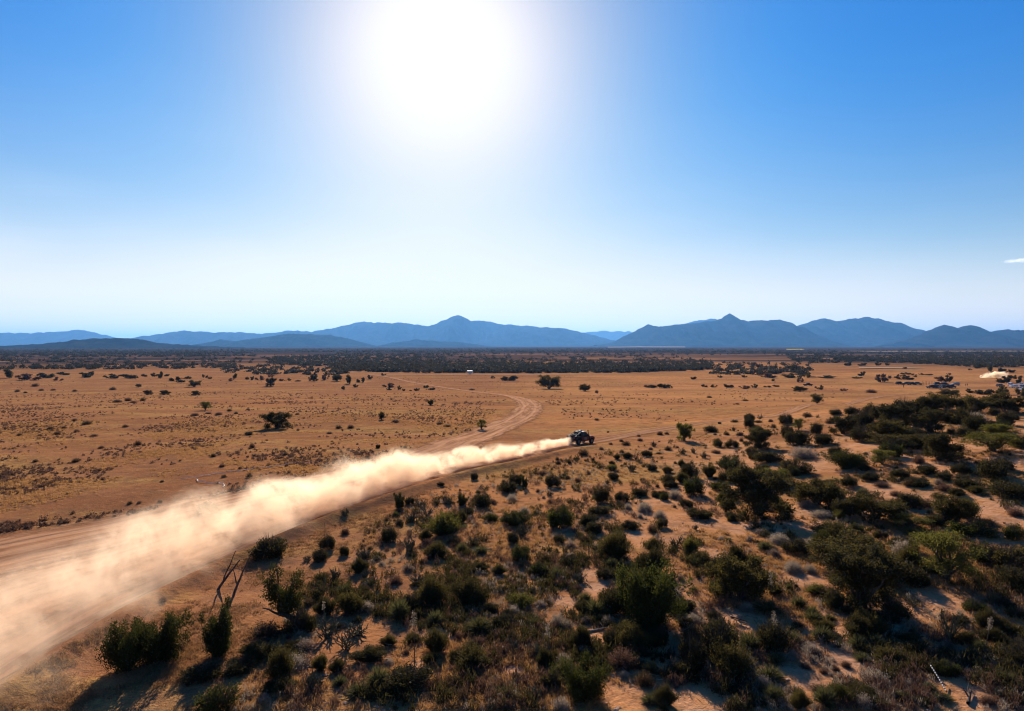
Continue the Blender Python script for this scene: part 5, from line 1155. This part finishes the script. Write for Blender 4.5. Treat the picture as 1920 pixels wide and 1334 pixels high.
# ------------------------------------------------------------------ labels: each plant by its look and what it stands by
MARKS = [(p['mark'], p['px'], p['py']) for p in PLANTS if p['mark']] + [('the racing truck', 1089, 833), ('the white trailer', 881, 702), ('the black pickup', 1515, 722), ('the parked cars', 1740, 724), ('the track bend', 990, 762), ('the white tape', 400, 900)]
FULL = {'the low left juniper': 'low broad dark juniper left of the twin-crowned juniper', 'the twin-crowned juniper': 'dark juniper rising right behind the low left juniper', 'the feathery juniper': 'feathery dark juniper behind a pale shrub, left of the leaning juniper',
        'the big lone mesquite': 'big rounded mesquite standing alone on the golden left field', 'the great green juniper': 'largest green juniper in the middle of the scrub', 'the bottom green juniper': 'bushy green juniper cut by the bottom edge of the scrub',
        'the great dark mesquite': 'great dark mesquite right of centre with a yellow-topped tree behind', 'the bare-trunked mesquite': 'yellow-green mesquite with forked bare trunk showing at the right', 'the great black mesquite': 'largest near-black mesquite at lower right over deep shadow',
        'the twin dark brooms': 'left one of two big fuzzy dark brooms touching each other', 'the green trackside bush': 'round green bush standing alone right of the racing truck by the track'}
def relation(p, m):
    dx, dy = p['px'] - m[1], p['py'] - m[2]; dist = math.hypot(dx, dy * 1.6)
    far = dist > 110
    if abs(dx) > 1.3 * abs(dy) * 1.6: w = ('left of' if dx < 0 else 'right of')
    elif abs(dx) * 1.3 < abs(dy) * 1.6: w = ('behind' if dy < 0 else 'in front of')
    else: w = ('behind and ' if dy < 0 else 'in front and ') + ('left of' if dx < 0 else 'right of')
    return ('further ' if far else 'just ') + w + ' ' + m[0]
def label_plants():
    taken = {}
    todo = sorted([p for p in PLANTS if p['o'] is not None], key=lambda p: -p['w'] * p['h'])
    by = {}
    for p in todo: by.setdefault(p['kind'], []).append(p['w'])
    for p in todo:
        k = p['kind']; o = p['o']; q = np.searchsorted(np.sort(by[k]), p['w']) / len(by[k])
        size = 'small ' if q < .34 else ('large ' if q > .75 else '')
        sh = 'low ' if p['h'] < .42 * p['w'] else ('tall ' if p['h'] > 1.05 * p['w'] else '')
        look = (size + sh + LOOK[k]).strip()
        cands = []
        if p['label']: cands.append(p['label'])
        if p['mark']: cands.append(FULL.get(p['mark'], p['mark'][4:] + ' ' + {'J': 'tree', 'M': 'tree'}.get(k, 'plant')))
        ms = sorted([m for m in MARKS if m[0] != p['mark']], key=lambda m: math.hypot(p['px'] - m[1], (p['py'] - m[2]) * 1.6))
        for m in ms[:3]: cands.append(look + ' ' + relation(p, m))
        cands.append(f'{look} between {ms[0][0]} and {ms[1][0]}'); 
        for m in ms[3:6]: cands.append(look + ' ' + relation(p, m))
        ok = [c for c in cands if 4 <= len(c.split()) <= 16]
        lab = next((c for c in ok if c not in taken), None)
        if lab is None:
            # several alike in one spot: tell them apart by their order along the picture
            base = look + ' ' + relation(p, ms[0]); same = taken.setdefault('#' + base, []); same.append(p); lab = base
        taken.setdefault(lab, p)
        p['lab'] = lab; tag(o, lab, CATS[k], GROUPS[k])
    return taken
label_plants()

# ------------------------------------------------------------------ haze: the air between here and the mountains
def volume_mat(name, build):
    m, nt, out = mat(name); v = nt.nodes.new('ShaderNodeVolumePrincipled')
    build(nt, v); nt.links.new(v.outputs[0], out.inputs['Volume']); return m
def box_mesh(name, lo, hi, material):
    V = np.array([(x, y, z) for x in (lo[0], hi[0]) for y in (lo[1], hi[1]) for z in (lo[2], hi[2])], float)
    Fq = np.array([(0, 1, 3, 2), (4, 6, 7, 5), (0, 4, 5, 1), (2, 3, 7, 6), (0, 2, 6, 4), (1, 5, 7, 3)])
    o = obj_np(name, V, Fq, [material])
    import bmesh
    bm = bmesh.new(); bm.from_mesh(o.data); bmesh.ops.recalc_face_normals(bm, faces=bm.faces); bm.to_mesh(o.data); bm.free()
    return o
def hz(nt, v):
    v.inputs['Color'].default_value = (0.15, 0.42, 0.90, 1)
    v.inputs['Density'].default_value = 2.5e-5
    v.inputs['Anisotropy'].default_value = 0.35
tag(box_mesh('haze', (-62000, -62000, -60), (62000, 62000, 900), volume_mat('haze_air', hz)), 'blue haze in front of the distant mountains', 'haze', kind='stuff')

# ------------------------------------------------------------------ dust plume behind the truck
def dust():
    # centre line (world y -> x of the dust, half width, height, density) from the photo's outline
    yk = np.array([20, 27, 31, 35, 40, 45, 50, 56, 63, 70, 78, 86, 92, 96.5])
    PA = A_W[np.argsort(A_W[:, 1])]
    xc = np.interp(yk, PA[:, 1], PA[:, 0])
    w = np.array([6.4, 6.4, 6.2, 5.8, 5.3, 4.9, 4.4, 3.9, 3.5, 2.9, 2.2, 1.7, 1.25, 0.9])
    hgt = np.array([4.9, 4.8, 4.6, 4.5, 4.4, 4.3, 4.2, 4.0, 3.5, 3.0, 2.4, 1.9, 1.4, 1.0])
    off = np.array([0.6, 0.6, 0.6, 0.6, 0.5, 0.5, 0.4, 0.3, 0.1, 0.0, -0.1, -0.1, 0, 0])
    den = np.array([0.075, 0.10, 0.125, 0.155, 0.20, 0.25, 0.32, 0.40, 0.52, 0.68, 0.9, 1.2, 1.6, 1.8])
    xc = xc + off
    ys = np.linspace(20, 96.5, 60)
    X = np.interp(ys, yk, xc); Wd = np.interp(ys, yk, w) * 1.5; Ht = np.interp(ys, yk, hgt) * 1.6
    V = []; n = 20
    for x, y, ww, hh in zip(X, ys, Wd, Ht):
        g = float(h_base(x, y))
        for k in range(n):
            a = 2 * math.pi * k / n
            V.append((x + ww * math.cos(a), y, g + (hh * math.sin(a) if math.sin(a) > 0 else 0.9 * math.sin(a))))
    V = np.array(V); m = len(ys)
    q = [(i * n + k, i * n + (k + 1) % n, (i + 1) * n + (k + 1) % n, (i + 1) * n + k) for i in range(m - 1) for k in range(n)]
    caps = [np.arange(n)[::-1][None, :], (np.arange(n) + (m - 1) * n)[None, :]]
    lo_y, hi_y = 20.0, 96.5
    def build(nt, v):
        geo = nt.nodes.new('ShaderNodeTexCoord'); P = geo.outputs['Object']
        sep = nt.nodes.new('ShaderNodeSeparateXYZ'); nt.links.new(P, sep.inputs[0])
        # billows push the outline about
        big = nt.nodes.new('ShaderNodeTexNoise'); big.inputs['Scale'].default_value = 0.16; big.inputs['Detail'].default_value = 1.5
        nt.links.new(P, big.inputs['Vector'])
        t = maprange(nt, sep.outputs[1], lo_y, hi_y, 0, 1, False)
        def curve(vals, mx):
            c = nt.nodes.new('ShaderNodeFloatCurve'); cu = c.mapping.curves[0]
            tt = (yk - lo_y) / (hi_y - lo_y)
            cu.points[0].location = (tt[0], vals[0] / mx); cu.points[1].location = (tt[-1], vals[-1] / mx)
            for a, b in zip(tt[1:-1], vals[1:-1]): cu.points.new(a, b / mx)
            c.mapping.update(); nt.links.new(t, c.inputs['Value'])
            return math_n(nt, 'MULTIPLY', c.outputs[0], mx)
        g = np.array([float(h_base(x, y)) for x, y in zip(xc, yk)])
        cxn = math_n(nt, 'SUBTRACT', curve(xc + 40, 80.0), 40.0)
        cw = curve(w, 10.0); ch = curve(hgt, 10.0); cd = curve(den, 4.0)
        cg = math_n(nt, 'SUBTRACT', curve(g + 5, 10.0), 5.0)
        uu = math_n(nt, 'DIVIDE', math_n(nt, 'SUBTRACT', sep.outputs[0], cxn), cw)
        vv = math_n(nt, 'DIVIDE', math_n(nt, 'MAXIMUM', math_n(nt, 'SUBTRACT', sep.outputs[2], cg), 0.0), ch)
        r = math_n(nt, 'SQRT', math_n(nt, 'ADD', math_n(nt, 'MULTIPLY', uu, uu), math_n(nt, 'MULTIPLY', vv, vv)))
        n2 = noise(nt, P, 0.48, 6, 0.66, 0.5)
        rr = math_n(nt, 'ADD', r, math_n(nt, 'MULTIPLY', math_n(nt, 'SUBTRACT', big.outputs[0], 0.5), 1.5))
        rr = math_n(nt, 'ADD', rr, math_n(nt, 'MULTIPLY', math_n(nt, 'SUBTRACT', n2, 0.5), 1.5))
        d = maprange(nt, rr, 0.92, 0.52)
        d = math_n(nt, 'MULTIPLY', math_n(nt, 'MULTIPLY', d, cd), maprange(nt, n2, 0.42, 0.57, 0.08, 1.5))
        nt.links.new(d, v.inputs['Density'])
        v.inputs['Color'].default_value = (0.985, 0.80, 0.61, 1)
        v.inputs['Anisotropy'].default_value = 0.45
    M = volume_mat('dust_plume_air', build); M.cycles.volume_step_rate = 0.12
    o = obj_np('dust_plume', V, [np.array(q)] + caps, [M])
    import bmesh
    bm = bmesh.new(); bm.from_mesh(o.data); bmesh.ops.recalc_face_normals(bm, faces=bm.faces); bm.to_mesh(o.data); bm.free()
    tag(o, 'long billowing plume of pale tan dust trailing the racing truck', 'dust', kind='stuff')
    return o
DUST = dust()

def puff(name, c, size, rot, dens, scale, col, label, cat, aniso=0.4, step=0.15):
    """an ellipsoid of air filled with ragged dust or cloud"""
    import bmesh
    bm = bmesh.new(); bmesh.ops.create_icosphere(bm, subdivisions=3, radius=1.0); me = bpy.data.meshes.new(name); bm.to_mesh(me); bm.free()
    o = link(bpy.data.objects.new(name, me)); o.location = c; o.scale = size; o.rotation_euler = rot
    def build(nt, v):
        tc = nt.nodes.new('ShaderNodeTexCoord'); P = tc.outputs['Object']
        ln = nt_new(nt, 'ShaderNodeVectorMath', operation='LENGTH'); nt.links.new(P, ln.inputs[0])
        n = noise(nt, mapping(nt, P, scale, (4, 1, 2)), 1.0, 5, 0.62, 0.3)
        rr = math_n(nt, 'ADD', ln.outputs['Value'], math_n(nt, 'MULTIPLY', math_n(nt, 'SUBTRACT', n, 0.5), 2.4))
        nt.links.new(math_n(nt, 'MULTIPLY', maprange(nt, rr, 0.8, 0.35), dens), v.inputs['Density'])
        v.inputs['Color'].default_value = col; v.inputs['Anisotropy'].default_value = aniso
    M = volume_mat(name + '_air', build); M.cycles.volume_step_rate = step; me.materials.append(M)
    return tag(o, label, cat, kind='stuff')
p_ = at(1866, 709)
puff('dust_puff', (p_[0], p_[1], p_[2] + 1.8), (11.5, 5, 3.6), (0, R(-6), 0), 0.9, (2.6, 1.6, 1.6), (0.99, 0.88, 0.70, 1), 'small bright dust puff on the far right plain', 'dust')
dx_, dy_, dz_ = pix_dir(1915, 488)
puff('cloud', (dx_ * 16000, dy_ * 16000, CAM_H + dz_ * 16000), (560, 260, 62), (0, R(-6), 0), 0.0022, (5.5, 2, 1.6), (1, 1, 1, 1), 'small white wisp of cloud low in the sky at the right', 'cloud', 0.5)
